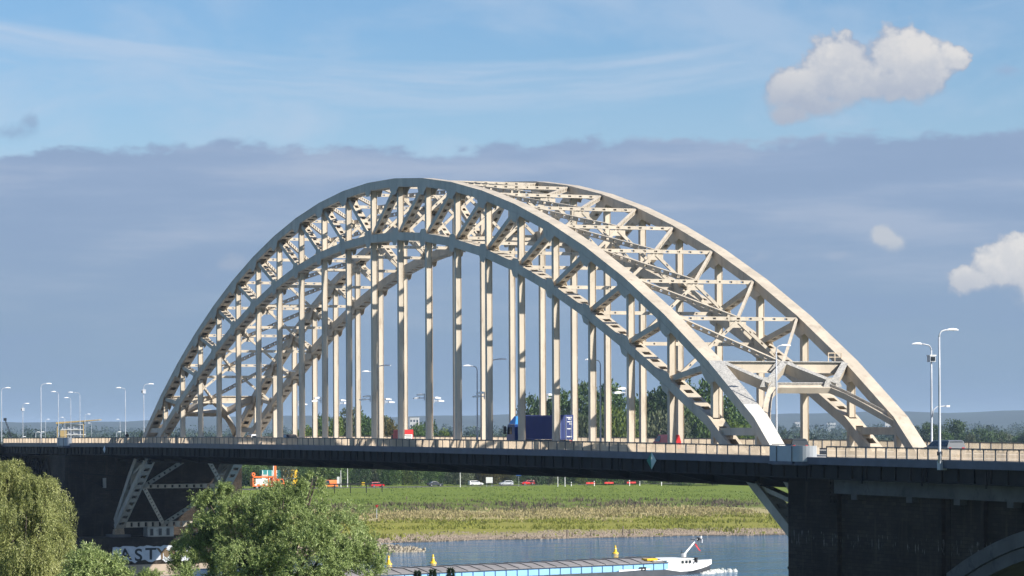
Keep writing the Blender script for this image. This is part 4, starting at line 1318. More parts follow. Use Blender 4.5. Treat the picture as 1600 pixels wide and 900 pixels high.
def truck():
    t = thing('container_truck', 'blue truck hauling a dark blue shipping container across the bridge', 'truck', (47.4, 4.6, zr(42)), RB, 'vehicles on the bridge')
    # local x forward from the rear end (0) to the front (14.2)
    b = MB(); b.box(.2, 13.6, -.45, .45, .75, 1.05, BLACKP); b.obj('chassis', t)
    b = MB(); b.box(0, 9.2, -1.22, 1.22, 1.10, 3.72, NAVY)
    for k in range(33):
        x = .25 + k * .27
        for s in (-1, 1): b.box(x, x + .13, s * 1.24 - .02, s * 1.24 + .02, 1.25, 3.58, NAVY)
    b.box(-.03, .16, -1.25, 1.25, 1.06, 3.76, NAVYL); b.box(9.06, 9.24, -1.25, 1.25, 1.06, 3.76, NAVY)
    c = b.obj('container', t)
    for s in (-1, 1):
        b = MB(); b.box(-.07, -.03, min(.03 * s, 1.18 * s), max(.03 * s, 1.18 * s), 1.15, 3.66, NAVYL); b.obj('door', c)
    b = MB()
    for y in (-.95, -.35, .35, .95): b.tube([(-.10, y, 1.15), (-.10, y, 3.66)], .025, LAMPM, 6)
    b.obj('locking_bar', c)
    b = MB()
    r = random.Random(3)
    for (z, y0, y1) in ((3.42, -1.05, -.45), (3.25, -1.0, -.6), (3.42, .45, 1.05), (3.2, .5, 1.1), (2.95, -1.05, -.5), (2.72, .5, .95), (2.72, -1.05, -.75), (2.45, .45, 1.1), (2.2, -1.0, -.5), (1.5, .45, 1.05), (1.35, -1.05, -.45)):
        b.box(-.078, -.072, y0, y1, z, z + .10, WHITE)
    b.obj('door_print', c)
    b = MB(); b.box(-.08, -.073, .42, 1.05, 1.72, 2.25, YELLOW); b.obj('hazard_label', c)
    b = MB()
    wf = lambda z: 1.2
    profile(b, [(10.7, .55), (10.7, 2.75), (12.75, 2.75), (13.05, 1.55), (13.15, .5)], wf, paint((.015, .05, .20))); cb = b.obj('cab', t)
    b = MB(); b.hexa([(12.83, -1.08, 2.6), (13.08, -1.08, 1.6), (13.08, 1.08, 1.6), (12.83, 1.08, 2.6)], [(12.80, -1.08, 2.6), (13.02, -1.08, 1.6), (13.02, 1.08, 1.6), (12.80, 1.08, 2.6)], GLASS); b.obj('windscreen', cb)
    for s in (-1, 1):
        b = MB(); b.prism([(11.5, 1.65), (12.75, 1.65), (12.62, 2.45), (11.5, 2.45)], 'y', s * 1.2 - .02, s * 1.2 + .02, GLASS); b.obj('side_window', cb)
        b = MB(); b.box(12.95, 13.2, s * 1.42 - .12, s * 1.42 + .12, 1.65, 2.55, BLACKP); b.box(13.0, 13.08, min(s * 1.2, s * 1.42), max(s * 1.2, s * 1.42), 2.3, 2.36, BLACKP); b.obj('mirror', cb)
    b = MB(); profile(b, [(10.75, 2.76), (10.75, 3.62), (11.2, 3.66), (12.2, 3.15), (12.65, 2.76)], lambda z: 1.1 - .1 * (z - 2.76), LBLUE)
    b.hexa([(10.70, .25, 3.05), (10.70, .75, 3.05), (10.70, .75, 3.25), (10.70, .25, 3.25)], [(10.74, .25, 3.05), (10.74, .75, 3.05), (10.74, .75, 3.25), (10.74, .25, 3.25)], WHITE)
    b.obj('roof_deflector', t)
    for s in (-1, 1):
        b = MB(); b.box(.02, .06, s * .95 - .16, s * .95 + .16, .82, .98, TAILL); b.obj('tail_light', t)
    lorry_wheels(t, (1.2, 2.5, 3.8, 10.9, 12.3), 1.2)


truck()


def red_lorry():
    t = thing('red_lorry', 'small lorry with a red box body and a white rear panel, left of mid span', 'lorry', (-10.6, 8.2, zr(-11)), RB, 'vehicles on the bridge'); t.scale = (.7, .7, .66)
    b = MB(); b.box(0, 4.4, -1.1, 1.1, .9, 3.15, RED); b.box(-.03, .05, -1.12, 1.12, .88, 3.18, RED); bx_ = b.obj('box_body', t)
    b = MB(); b.box(-.05, -.032, -.95, .95, 1.25, 2.25, WHITE); b.obj('rear_panel', bx_)
    b = MB()
    for z in (1.5, 1.75, 2.0): b.box(-.058, -.052, -.7, .5 + .2 * math.sin(z * 7), z, z + .1, BLACKP)
    b.obj('rear_print', bx_)
    b = MB(); profile(b, [(4.5, .5), (4.5, 2.3), (5.5, 2.3), (6.1, 1.4), (6.15, .5)], lambda z: 1.0, RED); cb = b.obj('cab', t)
    for s in (-1, 1):
        b = MB(); b.prism([(4.9, 1.45), (5.9, 1.45), (5.45, 2.15), (4.9, 2.15)], 'y', s * 1.0 - .015, s * 1.0 + .015, GLASS); b.obj('side_window', cb)
    lorry_wheels(t, (1.0, 5.3), 1.05, .42)
    b = MB(); b.box(.1, 6.0, -.4, .4, .55, .88, BLACKP); b.obj('chassis', t)


red_lorry()

# traffic on the dike road, all seen side on
RD = math.pi / 2
dz_ = 3.57
DG = 'cars on the dike road under the bridge'
car('red_car', 'red hatchback on the dike road, leftmost of the two red cars', (-485.5, 174.6, dz_), RD, (.55, .02, .03), 4.2, style='hatch', group=DG)
car('grey_car', 'dark grey saloon on the dike road right of the left red car', (-488.3, 194.0, dz_), RD, (.04, .045, .05), 4.6, style='saloon', group=DG)
car('white_estate_car', 'white car on the dike road beside the blank white board', (-489, 207.4, dz_), RD, (.72, .72, .72), 4.4, style='estate', group=DG)
car('silver_hatchback', 'silver car on the dike road left of the right red car', (-485.6, 215.9, dz_), -RD, (.42, .44, .46), 4.2, style='hatch', group=DG)
car('red_hatchback', 'bright red car on the dike road, rightmost of all the cars', (-489, 224.4, dz_), -RD, (.62, .02, .02), 4.2, style='hatch', group=DG)
car('orange_van', 'orange works van on the dike road just right of the willow top', (-488.6, 160.6, dz_), -RD, (.78, .19, .03), 5.2, 1.95, 2.2, 'van', 'van', group=DG)


def works_truck():
    t = thing('crane_truck', 'orange works truck with white tank and upright crane post on the dike', 'truck', (-483, 135.0, 3.5), RD)
    b = MB(); b.box(0, 9.6, -1.1, 1.1, .75, 1.05, ORANGE); b.obj('chassis', t)
    b = MB(); b.box(1.0, 4.6, -1.15, 1.15, 1.45, 3.0, WHITE); b.obj('tank', t)
    b = MB()
    for x in (.15, 4.9, 6.2): b.box(x - .15, x + .15, -1.2, 1.2, 1.05, 3.6, ORANGE)
    b.box(0, 6.4, -1.2, 1.2, 3.3, 3.7, ORANGE); b.box(0, 6.4, -1.22, -1.0, 1.05, 1.45, ORANGE); b.obj('frame', t)
    b = MB(); b.tube([(.5, -.6, 4.3), (.5, .6, 4.3)], .55, ORANGE, 14); b.tube([(.5, -.65, 4.3), (.5, .65, 4.3)], .22, BLACKP, 10); b.box(.25, .75, -.5, .5, 3.7, 4.3, ORANGE); b.obj('winch', t)
    b = MB(); b.box(3.0, 4.9, -.6, .6, 3.7, 4.15, CONCL); b.obj('tool_box', t)
    b = MB(); b.box(6.9, 7.5, -.35, .35, 1.05, 9.4, ORANGE); b.box(6.6, 6.85, -.2, .2, 1.05, 8.2, WHITE); b.box(4.2, 7.2, -.25, .25, 8.7, 9.2, ORANGE); b.obj('crane_post', t)
    b = MB(); profile(b, [(7.7, .6), (7.7, 2.9), (9.2, 2.9), (9.75, 1.7), (9.8, .6)], lambda z: 1.15, ORANGE); cb = b.obj('cab', t)
    for s in (-1, 1):
        b = MB(); b.prism([(8.2, 1.75), (9.45, 1.75), (9.1, 2.7), (8.2, 2.7)], 'y', s * 1.15 - .02, s * 1.15 + .02, GLASS); b.obj('side_window', cb)
    b = MB()
    for x in (.6, 2.2, 3.8, 5.4, 7.0): b.box(x, x + .7, -1.24, -1.2, 1.08, 1.4, WHITE)
    b.obj('reflector_strip', t)
    lorry_wheels(t, (1.4, 2.8, 8.6), 1.1)


works_truck()
for k, (v, m, lab) in enumerate(((149.5, TEAL, 'teal ribbed container stacked behind the orange works truck, left of the yellow one'), (156.2, YELLOW, 'yellow ribbed container behind the orange works truck'))):
    t = thing('shipping_container', lab, 'container', (-520, v, 3.2), RD)
    b = MB(); b.box(0, 6.1 if k == 0 else 4.6, -1.2, 1.2, 2.6, 5.2, m); b.box(0, 6.1 if k == 0 else 4.6, -1.2, 1.2, 0, 2.55, m)
    L = 6.1 if k == 0 else 4.6
    n = int(L / .5)
    for j in range(n):
        b.box(.15 + j * .5, .15 + j * .5 + .22, -1.26, -1.2, .15, 2.45, WHITE if j % 4 == 1 else m); b.box(.15 + j * .5, .15 + j * .5 + .22, -1.26, -1.2, 2.75, 5.1, m if j % 3 else WHITE)
    b.obj('ribbed_wall', t)
    b = MB(); b.box(-.05, L + .05, -1.3, -1.19, 2.46, 2.74, LAMPH); b.obj('frame', t)

# dark guard rail in front of them
t = thing('guard_rail', 'long dark guard rail on posts in front of the orange truck and van', 'guard rail', (-462, 134, 3.4), RD)
b = MB(); b.box(0, 34, -.05, .05, 1.5, 1.85, DARKST); b.obj('rail', t)
for k in range(8):
    b = MB(); b.box(k * 4.8, k * 4.8 + .18, -.09, .09, -1.0, 1.5, DARKST); b.obj('post', t)

# red and white road barriers, marker posts, signs on the dike
for k, v in enumerate((239.5, 245.6, 253.0)):
    t = thing('road_barrier', ('left', 'middle', 'right')[k] + ' of the three red and white barriers on the dike road at the right', 'barrier', (-476, v, 3.5), RD, 'red and white road barriers')
    b = MB()
    for s in range(5): b.box(-1.5 + s * .6, -1.5 + (s + 1) * .6, -.05, .05, .45, .95, RED if s % 2 == 0 else mat('barrier_red', (.7, .05, .03), .5, .05, 2))
    b.obj('board', t)
    for x in (-1.1, 1.1):
        b = MB(); b.box(x - .05, x + .05, -.3, .3, 0, .08, BLACKP); b.box(x - .04, x + .04, -.04, .04, .08, .45, BLACKP); b.obj('leg', t)
for k, (x, y, hgt) in enumerate(((883, 757, 1.5), (893, 757, 1.1), (929, 757, 1.4), (984, 757, 1.6), (1034, 757, 1.6), (1000, 757, 1.2))):
    p = site((x - 800) / 4637.5 * 885, 885, 3.5)
    t = thing('marker_post', ('marker post right of the bright red car', 'shortest marker post right of the bright red car', 'marker post left of the three barriers', 'marker post between the last two barriers', 'rightmost marker post on the dike road', 'marker post at the right barrier')[k], 'post', tuple(p), 0, 'white marker posts on the dike')
    b = MB(); b.box(-.1, .1, -.1, .1, 0, hgt, WHITE); b.prism([(-.1, hgt), (.1, hgt), (.1, hgt + .12)], 'y', -.1, .1, WHITE); b.obj('post', t)
    b = MB(); b.box(-.105, .105, -.105, .105, hgt - .4, hgt - .2, BLACKP); b.obj('band', t)


def sign(label, x, Z, w, h, z, m, round_=False, z0=3.4, post=2, rim=None):
    p = site((x - 800) / 4637.5 * Z, Z, z0)
    t = thing('road_sign', label, 'sign', tuple(p), 0)
    R_ = math.atan2(RGT.y, RGT.x); t.rotation_euler = (0, 0, R_)
    b = MB()
    if round_: b.tube([(0, -.03, z), (0, .03, z)], w / 2, m, 18)
    else: b.box(-w / 2, w / 2, -.03, .03, z - h / 2, z + h / 2, m)
    b.obj('sign_board', t)
    for k in range(post):
        xx = 0 if post == 1 else (-w * .38 + k * w * .76)
        b = MB(); b.tube([(xx, .07, 0), (xx, .07, z + h * .3)], .04, LAMPM, 6); b.obj('post', t)


sign('blank white board on two legs beside the white car on the dike', 765, 880, 2.0, 1.7, 2.1, WHITE)
sign('blue road sign above the silver car', 811, 884, 1.5, 1.5, 4.0, mat('blue_sign_paint', (.02, .10, .42), .45, .03, 2), False, post=1)
sign('small yellow board at the foot of the hedge left of the red car', 568, 888, .9, .9, 1.0, YELLOW, post=1)
sign('white oval sign beside the orange van', 529, 872, .75, 2.2, 2.3, WHITE, post=1)
for k, (x, hgt) in enumerate(((533, 5.0), (543.5, 5.5), (719.5, 5.2), (872, 4.0), (883.2, 4.6))):
    p = site((x - 800) / 4637.5 * 882, 882, 3.4)
    t = thing('white_pole', ('left of the two white poles right of the orange van', 'right of the two white poles right of the orange van', 'white pole between the dark grey and the white car', 'short pale pole right of the bright red car', 'pale pole furthest right on the dike')[k], 'pole', tuple(p), 0, 'poles along the dike road')
    b = MB(); b.tube([(0, 0, 0), (0, 0, hgt * .5), (0, 0, hgt)], [.13, .11, .09], WHITE, 8); b.obj('pole', t)
    b = MB(); b.tube([(0, 0, hgt), (0, 0, hgt + .12)], [.13, .05], WHITE, 8); b.obj('cap', t)

# ------------------------------------------------------------------ on the river
HD = Vector((-.297, .955, 0)).normalized()
BOW = Vector((-90.65, 90.2, WATER))


def barge():
    t = thing('river_barge', 'long river barge with grey hatch covers, pale blue sides and a white bow, heading right', 'barge', tuple(BOW), math.atan2(HD.y, HD.x))
    hb = 4.7; L = 100
    b = MB()
    # hull: sections from stern to stem
    secs = [(-L, .75, -.9), (-L + 4, .97, -.9), (-15, 1.0, -.9), (-11, .97, -.9), (-8, .86, -.9), (-5, .64, -.9), (-2.4, .36, -.9), (0, .03, -.9)]
    rise = lambda x: .95 + max(0, (x + 14) / 14) ** 1.4 * .62
    rows, vs, fs = [], [], []
    for (x, w, zb) in secs:
        z = rise(x); fl = .35 if x > -9 else 0
        vs += [(x - (fl * 1.6 if x > -3 else 0), -hb * w * (1 - .25 * (x > -9)), zb), (x, -hb * w, z), (x, hb * w, z), (x - (fl * 1.6 if x > -3 else 0), hb * w * (1 - .25 * (x > -9)), zb)]
    for k in range(len(secs) - 1):
        for j in range(4): fs.append((4 * k + j, 4 * k + (j + 1) % 4, 4 * k + 4 + (j + 1) % 4, 4 * k + 4 + j))
    fs += [(0, 1, 2, 3), tuple(4 * (len(secs) - 1) + j for j in (3, 2, 1, 0))]
    b.add(vs, fs, HULLD); b.obj('hull', t)
    # white bow bulwark
    b = MB()
    ps = [(-14.2, 1.0), (-11, .97), (-8, .86), (-5, .64), (-2.4, .36), (.15, .0)]
    lo = lambda x: rise(x) - .62 * max(0, min(1, (x + 14.2) / 4)) + .25 * max(0, (x + 8) / 8)
    hi = lambda x: rise(x) + .05 + .38 * max(0, min(1, (x + 14.2) / 5))
    for s in (-1, 1):
        for (a, c) in zip(ps, ps[1:]):
            ya, yc = s * (hb * a[1] + .03), s * (hb * c[1] + .03)
            b.hexa([(a[0], ya - s * .10, lo(a[0])), (c[0], yc - s * .10, lo(c[0])), (c[0], yc, lo(c[0])), (a[0], ya, lo(a[0]))],
                   [(a[0], ya - s * .10, hi(a[0])), (c[0], yc - s * .10, hi(c[0])), (c[0], yc, hi(c[0])), (a[0], ya, hi(a[0]))], WHITE)
    b.obj('bow_bulwark', t)
    b = MB(); b.prism([(-13.0, -3.7), (-8.0, -3.3), (-6.2, -2.4), (-6.2, 2.4), (-8.0, 3.3), (-13.0, 3.7)], 'z', .95, 2.35, WHITE); h = b.obj('deckhouse', t)
    b = MB(); b.prism([(-16.0, -3.85), (-7.9, -3.45), (-6.0, -2.5), (-6.0, 2.5), (-7.9, 3.45), (-16.0, 3.85)], 'z', 2.35, 2.44, WHITE); b.obj('deckhouse_roof', t)
    for x in (-9.4, -8.5, -7.7):
        b = MB(); f = (x + 13.0) / 5; y = -(3.7 - .4 * min(1, f))
        b.box(x - .28, x + .28, y - .05, y + .1, 1.72, 2.18, GLASS); b.obj('window', h)
    b = MB()
    for x, y in ((-5.2, -2.0), (-4.6, -1.5), (-4.9, .8)): b.lathe([(.22, 1.6), (.24, 2.35), (.3, 2.4), (.3, 2.48), (.02, 2.5)], BLACKP, 10, (x, y))
    b.box(-5.7, -4.3, -2.2, 1.2, 1.5, 1.75, LAMPM); b.obj('windlass', t)
    # hold: coaming, panels, covers
    b = MB(); b.box(-L + 16, -13.2, -4.2, 4.2, .9, 2.0, SKYB); co = b.obj('coaming', t)
    b = MB()
    for k in range(36):
        x = -L + 17 + k * 2.15 * 1.0
        if x > -13.6: break
        b.box(x - .06, x + .06, -4.30, -4.2, .95, 1.95, mat('blue_rib_paint', (.07, .16, .30), .5, .05, 1) if k == 0 else bpy.data.materials['blue_rib_paint'])
    b.obj('coaming_ribs', co, kind='stuff')
    b = MB(); b.box(-L + 16, -13.2, -4.36, -4.2, 1.98, 2.10, HULLD); b.box(-L + 16, -13.2, -4.5, -4.2, .86, .95, LAMPM); b.obj('coaming_rail', co)
    n = 28; w = (L - 30.0) / n
    for k in range(n):
        x0 = -L + 16 + k * w
        b = MB()
        b.prism([(-4.3, 2.05), (4.3, 2.05), (4.3, 2.2), (1.8, 2.72), (-1.8, 2.72), (-4.3, 2.2)], 'x', x0 + .04, x0 + w - .10, HATCH)
        b.prism([(-4.32, 2.2), (-1.8, 2.74), (1.8, 2.74), (4.32, 2.2), (4.32, 2.26), (1.8, 2.82), (-1.8, 2.82), (-4.32, 2.26)], 'x', x0 + w - .22, x0 + w - .10, BLACKP)
        b.obj('hatch_cover', t)
    b = MB(); b.prism([(-24, .95), (-17.4, 1.12), (-17.4, 1.22), (-24, 1.25)], 'y', -4.62, -4.5, LAMPH); b.obj('gangplank', t)
    b = MB()
    for x in (-19.2, -18.5): b.lathe([(.2, .9), (.22, 1.4), (.3, 1.45), (.3, 1.5), (.01, 1.52)], BLACKP, 10, (x, -4.5))
    b.obj('bollard', t)
    b = MB(); b.box(-17.4, -15.2, -3.9, -2.6, 2.45, 2.75, YELLOW); b.obj('cover_crate', t)
    b = MB(); b.box(-L + 1.5, -L + 12, -4.0, 4.0, .9, 3.6, WHITE); b.box(-L + 5, -L + 11, -3, 3, 3.6, 6.0, WHITE); b.box(-L + 5.2, -L + 11.04, -3.05, 3.05, 4.5, 5.5, GLASS); b.obj('wheelhouse', t)
    # leaning mast
    b = MB(); b.box(-6.2, -5.7, -.3, .3, 2.55, 3.1, WHITE); b.tube([(-5.9, 0, 2.9), (-3.2, 0, 5.2)], [.17, .13], WHITE, 10); m = b.obj('mast', t)
    b = MB(); b.bar((-3.2, -1.3, 5.25), (-3.2, 1.3, 5.25), .08, .08, BLACKP); b.box(-3.35, -3.05, -.8, -.5, 5.25, 5.6, BLACKP)
    b.box(-2.6, -2.3, .2, .5, 5.0, 5.6, BLACKP); b.tube([(-3.2, 0, 5.2), (-2.2, 0, 5.6)], .06, WHITE, 8); b.box(-2.3, -2.05, -.15, .15, 5.45, 5.8, LAMPH); b.box(-2.1, -1.9, -.15, .15, 4.7, 5.3, LAMPM); b.obj('masthead_lights', m)
    b = MB()
    pr = None
    for k in range(5):
        x = -3.55 + k * .2; z = 4.7 - k * .28; y = .10 * math.sin(k * 1.4)
        cur_ = [(x, y, z), (x + .60, y + .08, z - .26)]
        if pr: b.add(pr + [cur_[1], cur_[0]], [(0, 1, 2, 3)], RED)
        pr = cur_
    b.obj('flag', m)
    b = MB()
    for k, (x, w) in enumerate(((.1, 3), (-.3, 3.3))): pass
    b.tube([(-4.4, 2.2, 2.5), (-4.4, 2.2, 3.6)], .05, BLACKP, 6); b.obj('flagstaff', t)
    return t


barge()

# foam thrown up at the bow: lumpy white water
b = MB(); r = random.Random(5)
foam = mat('bow_wave_foam', (.62, .62, .56), .7, .15, 1.5, second=(.30, .36, .40), lo=.45, hi=.7, bump=.6, bscale=5)
for k in range(220):
    s = r.choice((-1, -1, 1)); d = r.random() ** .7
    x = 1.6 - 7.5 * d + r.gauss(0, .5); y = s * (.3 + 3.6 * d ** .8) - s * 0 + r.gauss(0, .45); y = s * max(abs(y), .1 + 4.7 * min(1, max(0, -x / 5)) ** .7)
    if r.random() < .3: x += 2.2 * r.random(); y = -abs(r.gauss(0, 1.5))
    a = .18 + .45 * r.random(); hh = (.10 + .42 * r.random()) * (1.1 - d * .8)
    p = BOW + HD * x + Vector((-HD.y, HD.x, 0)) * y
    n = 6
    vs = [(p.x + a * (1 + .3 * r.random()) * math.cos(j * 2 * math.pi / n), p.y + a * (1 + .3 * r.random()) * math.sin(j * 2 * math.pi / n), WATER - .05) for j in range(n)]
    vs += [(p.x + .5 * a * math.cos(j * 2 * math.pi / n), p.y + .5 * a * math.sin(j * 2 * math.pi / n), WATER + hh * (.6 + .5 * r.random())) for j in range(n)]
    b.add(vs, [(j, (j + 1) % n, (j + 1) % n + n, j + n) for j in range(n)] + [tuple(range(n, 2 * n))], foam)
b.obj('bow_wave', kind='stuff')

for (u, v, lab) in ((-158.4, 103.9, 'yellow buoy on the open water left of the barge mast, rightmost of the three'), (-138.4, 60.2, 'middle yellow buoy, floating right of the stone groyne tip'), (-137.5, 51.7, 'yellow buoy half hidden at the edge of the willow')):
    t = thing('buoy', lab, 'buoy', (u, v, WATER), 0, 'yellow river buoys'); t.scale = (.66, .66, .78)
    b = MB(); b.lathe([(.02, -.3), (.85, -.3), (.95, .0), (.85, .25), (.50, .40), (.32, 1.2), (.30, 1.25)], YELLOW, 18); b.obj('float', t, smooth=False)
    b = MB(); b.lathe([(.30, 1.25), (.33, 1.30), (.24, 1.75), (.20, 1.95), (.02, 2.0)], YELLOW, 14); b.obj('topmark', t)
    b = MB(); b.lathe([(.335, 1.16), (.335, 1.25), (.33, 1.28)], WHITE, 14); b.obj('reflective_band', t)

# stone groyne and the pebbles of the beach
def rocks(name, spots, m, size):
    b = MB(); r = random.Random(9)
    for (x, y, z, s) in spots:
        n = 5; a0 = r.random() * 6
        vs = [(x + s * (.7 + .5 * r.random()) * math.cos(a0 + j * 2 * math.pi / n), y + s * (.7 + .5 * r.random()) * math.sin(a0 + j * 2 * math.pi / n), z - s * .4 + s * .25 * r.random()) for j in range(n)]
        vs += [(x + s * .55 * (.6 + .6 * r.random()) * math.cos(a0 + .5 + j * 2 * math.pi / n), y + s * .55 * (.6 + .6 * r.random()) * math.sin(a0 + .5 + j * 2 * math.pi / n), z + s * (.45 + .35 * r.random())) for j in range(n)]
        b.add(vs, [(j, (j + 1) % n, (j + 1) % n + n, j + n) for j in range(n)] + [tuple(range(n, 2 * n))], m)
    return b.obj(name, kind='stuff')


r = random.Random(21); sp = []
A_, B_ = Vector((-188, 52, 0)), Vector((-182.6, 74.5, 0))
for k in range(700):
    f = r.random(); c = A_.lerp(B_, f); w = 6.5 * (1.12 - f) + .6
    o = r.uniform(-1, 1); p = c + Vector((o * w, r.gauss(0, .8), 0))
    sp.append((p.x, p.y, WATER - .1 + 3.6 * (1.10 - f)**.8 * (1 - abs(o)) * r.uniform(.7, 1.0), r.uniform(.25, .55)))
rocks('groyne_stones', sp, STONE, .4)
sp = []
for k in range(3600):
    v = r.uniform(72, 190); d = (r.uniform(.2, 20) if v > 125 else r.uniform(.2, 5) if r.random() < .6 else r.uniform(5, 22))
    u = float(shore(v)) - d; sp.append((u, v, float(ground_z(np.array(u), np.array(v))), r.uniform(.10, .32)))
rocks('beach_pebbles', sp, mat('beach_pebble', (.27, .22, .165), .9, .3, .7), .2)
for k, (u, v, h) in enumerate(((-230.8, 116.4, .9), (-229.5, 119.4, .8), (-231.0, 125.6, 1.6), (-231.5, 127.0, 1.0), (-232.0, 131.5, 1.1), (-232.5, 139.2, 2.0), (-233, 141.0, 1.3))):
    z = float(ground_z(np.array(u), np.array(v)))
    t = thing('mooring_stake', ('leftmost', 'second', 'third', 'fourth', 'fifth', 'tallest', 'rightmost')[k] + ' of the old wooden stakes along the beach', 'stake', (u, v, z), 0, 'wooden stakes on the beach')
    b = MB(); b.tube([(0, 0, -.3), (.05, .04, h * .6), (.1, .02, h)], [.19, .17, .12], WOOD, 7); b.obj('stake', t)
p = (-315.4, 113.4); z = float(ground_z(np.array(p[0]), np.array(p[1])))
t = thing('river_beacon', 'red topmark on a pale pole standing in the grass beside the willow', 'beacon', (p[0], p[1], z))
b = MB(); b.tube([(0, 0, 0), (0, 0, 3.2)], [.10, .07], LAMPM, 8); b.obj('pole', t)
b = MB(); b.lathe([(.02, 2.45), (.45, 3.2), (.02, 3.22)], RED, 14); b.obj('topmark', t)

# ------------------------------------------------------------------ vegetation
def quads_obj(name, co, mat_, parent=None, kind='stuff', loc=None):
    """co: (n, 4, 3) corner points of n leaf faces"""
    n = len(co)
    me = bpy.data.meshes.new(name)
    me.vertices.add(4 * n); me.vertices.foreach_set('co', co.reshape(-1).astype('f'))
    me.loops.add(4 * n); me.loops.foreach_set('vertex_index', np.arange(4 * n, dtype=np.int32))
    me.polygons.add(n); me.polygons.foreach_set('loop_start', np.arange(0, 4 * n, 4, dtype=np.int32))
    me.update(calc_edges=True); me.validate()
    me.materials.append(mat_)
    o = bpy.data.objects.new(name, me); COL.objects.link(o)
    if parent: o.parent = parent
    if loc is not None: o.location = loc
    if kind: o['kind'] = kind
    return o


def unit(a): return a / np.maximum(np.linalg.norm(a, axis=-1, keepdims=True), 1e-9)


def leaves(p, d, length, width, rg, ref=None):
    """lens shaped leaves at points p along directions d"""
    n = len(p)
    side = unit(np.cross(d, rg.normal(size=(n, 3)) if ref is None else ref + rg.normal(size=(n, 3)) * .45))
    L = length * rg.uniform(.7, 1.25, (n, 1)); w = width * rg.uniform(.7, 1.3, (n, 1))
    nm = np.cross(side, d) * w * .25
    return np.stack([p, p + d * L * .45 + side * w / 2 + nm, p + d * L, p + d * L * .45 - side * w / 2 + nm], 1)


def willow(label, base, lobes, mat_, strands, per, seed, droop, group, leaf=(.17, .036)):
    rg = np.random.default_rng(seed)
    t = thing('willow_tree', label, 'tree', tuple(base), 0, group)
    B = np.array(base)
    lob = [(np.array(site((x - 800) / 4637.5 * D, D, 22 - (y - .004 * (800 - x) - 663) / 4637.5 * D)) - B, r_ / 4637.5 * D) for (x, y, r_, D) in lobes]
    wts = np.array([l[1] ** 2 for l in lob]); wts /= wts.sum()
    ncl = strands // 19
    kc = rg.choice(len(lob), ncl, p=wts)
    ci = rg.integers(0, ncl, strands); k = kc[ci]
    C = np.array([lob[j][0] for j in k]); R = np.array([lob[j][1] for j in k])[:, None]
    dc = unit(rg.normal(size=(ncl, 3)) + np.array([0, 0, .3])); rc = rg.uniform(.35, 1.08, (ncl, 1)) ** .6
    dr = unit(dc[ci] + rg.normal(size=(strands, 3)) * .15)
    bump = 1 + .16 * np.sin(dr[:, :1] * 7 + k[:, None]) * np.sin(dr[:, 1:2] * 6 + k[:, None] * 2)
    P0 = C + dr * R * bump * rc[ci] * rg.uniform(.8, 1.04, (strands, 1))
    out = unit(dr + rg.normal(size=(strands, 3)) * .5 + np.array([0, 0, .55 - droop * .5]))
    SL = rg.uniform(.45, 1.15, (strands, 1)) * (1 + droop * .8)
    s = np.linspace(0, 1, per)[None, :, None]
    path = P0[:, None] + out[:, None] * (SL[:, None] * (s - .55 * s**2 * (1 if droop else .4))) - np.array([0, 0, 1.0]) * (SL[:, None] * (.25 + droop * .75) * s**2)
    tan = unit(np.gradient(path, axis=1))
    pts = path.reshape(-1, 3) + rg.normal(size=(strands * per, 3)) * .02
    d = unit(tan.reshape(-1, 3) * .9 + rg.normal(size=(strands * per, 3)) * .55 + np.array([0, 0, -.25 * droop]))
    rf = np.repeat(unit(dc[ci] + np.array([0, 0, .5])), per, 0)
    co = leaves(pts, d, leaf[0], leaf[1], rg, rf)
    quads_obj('foliage', co, mat_, t)
    b = MB(); top = np.mean([l[0] for l in lob], 0)
    fork = Vector((top[0] * .4, top[1] * .4, 3.2))
    b.tube([(0, 0, -.5), tuple(fork * .5), tuple(fork)], [.45, .36, .30], BARK, 10); b.obj('trunk', t, smooth=True)
    b = MB()
    for c, R_ in lob:
        c = Vector(c); mid = fork.lerp(c, .5) + Vector((0, 0, .5))
        b.tube([tuple(fork), tuple(mid), tuple(c), tuple(c + (c - mid).normalized() * R_ * .6)], [.13, .08, .04, .012], BARK, 7)
    b.obj('limbs', t, smooth=True)
    return t


def gz(p): return float(ground_z(np.array(p[0]), np.array(p[1])))


WG = 'willows on the near bank'
bp = site((430 - 800) / 4637.5 * 150, 150); bp.z = gz(bp)
willow('broad grey green willow in the foreground, its top before the orange truck', bp,
       [(335, 800, 42, 150), (308, 855, 40, 151), (395, 835, 58, 150), (442, 798, 46, 149), (478, 785, 36, 150), (487, 757, 17, 150), (530, 835, 50, 151), (572, 872, 34, 150), (480, 870, 70, 148), (395, 890, 70, 149), (338, 778, 22, 150), (300, 900, 40, 150), (545, 890, 45, 150), (430, 930, 90, 150), (495, 748, 9, 150), (362, 800, 25, 149)],
       F_WILLOW, 11500, 17, 3, -.1, WG, (.155, .034))
bp = site((20 - 800) / 4637.5 * 146, 146); bp.z = gz(bp)
willow('yellowish weeping willow filling the lower left corner', bp,
       [(12, 765, 42, 146), (58, 775, 36, 146), (82, 800, 26, 147), (40, 830, 60, 145), (92, 850, 26, 146), (30, 890, 75, 146), (100, 890, 26, 146), (-30, 800, 70, 147), (12, 738, 18, 146), (-10, 745, 28, 147), (60, 930, 70, 146), (74, 772, 20, 146)],
       F_YWILLOW, 8600, 18, 4, .5, WG, (.15, .032))
bp = site((160 - 800) / 4637.5 * 142, 142); bp.z = gz(bp)
willow('low green willow between the two big ones, below the graffiti', bp,
       [(146, 893, 23, 142), (166, 898, 15, 142), (128, 900, 28, 142), (200, 915, 12, 142), (235, 917, 14, 142), (138, 868, 8, 142), (176, 882, 7, 142), (290, 912, 14, 142)],
       F_WILLOW, 1700, 18, 5, .0, WG)


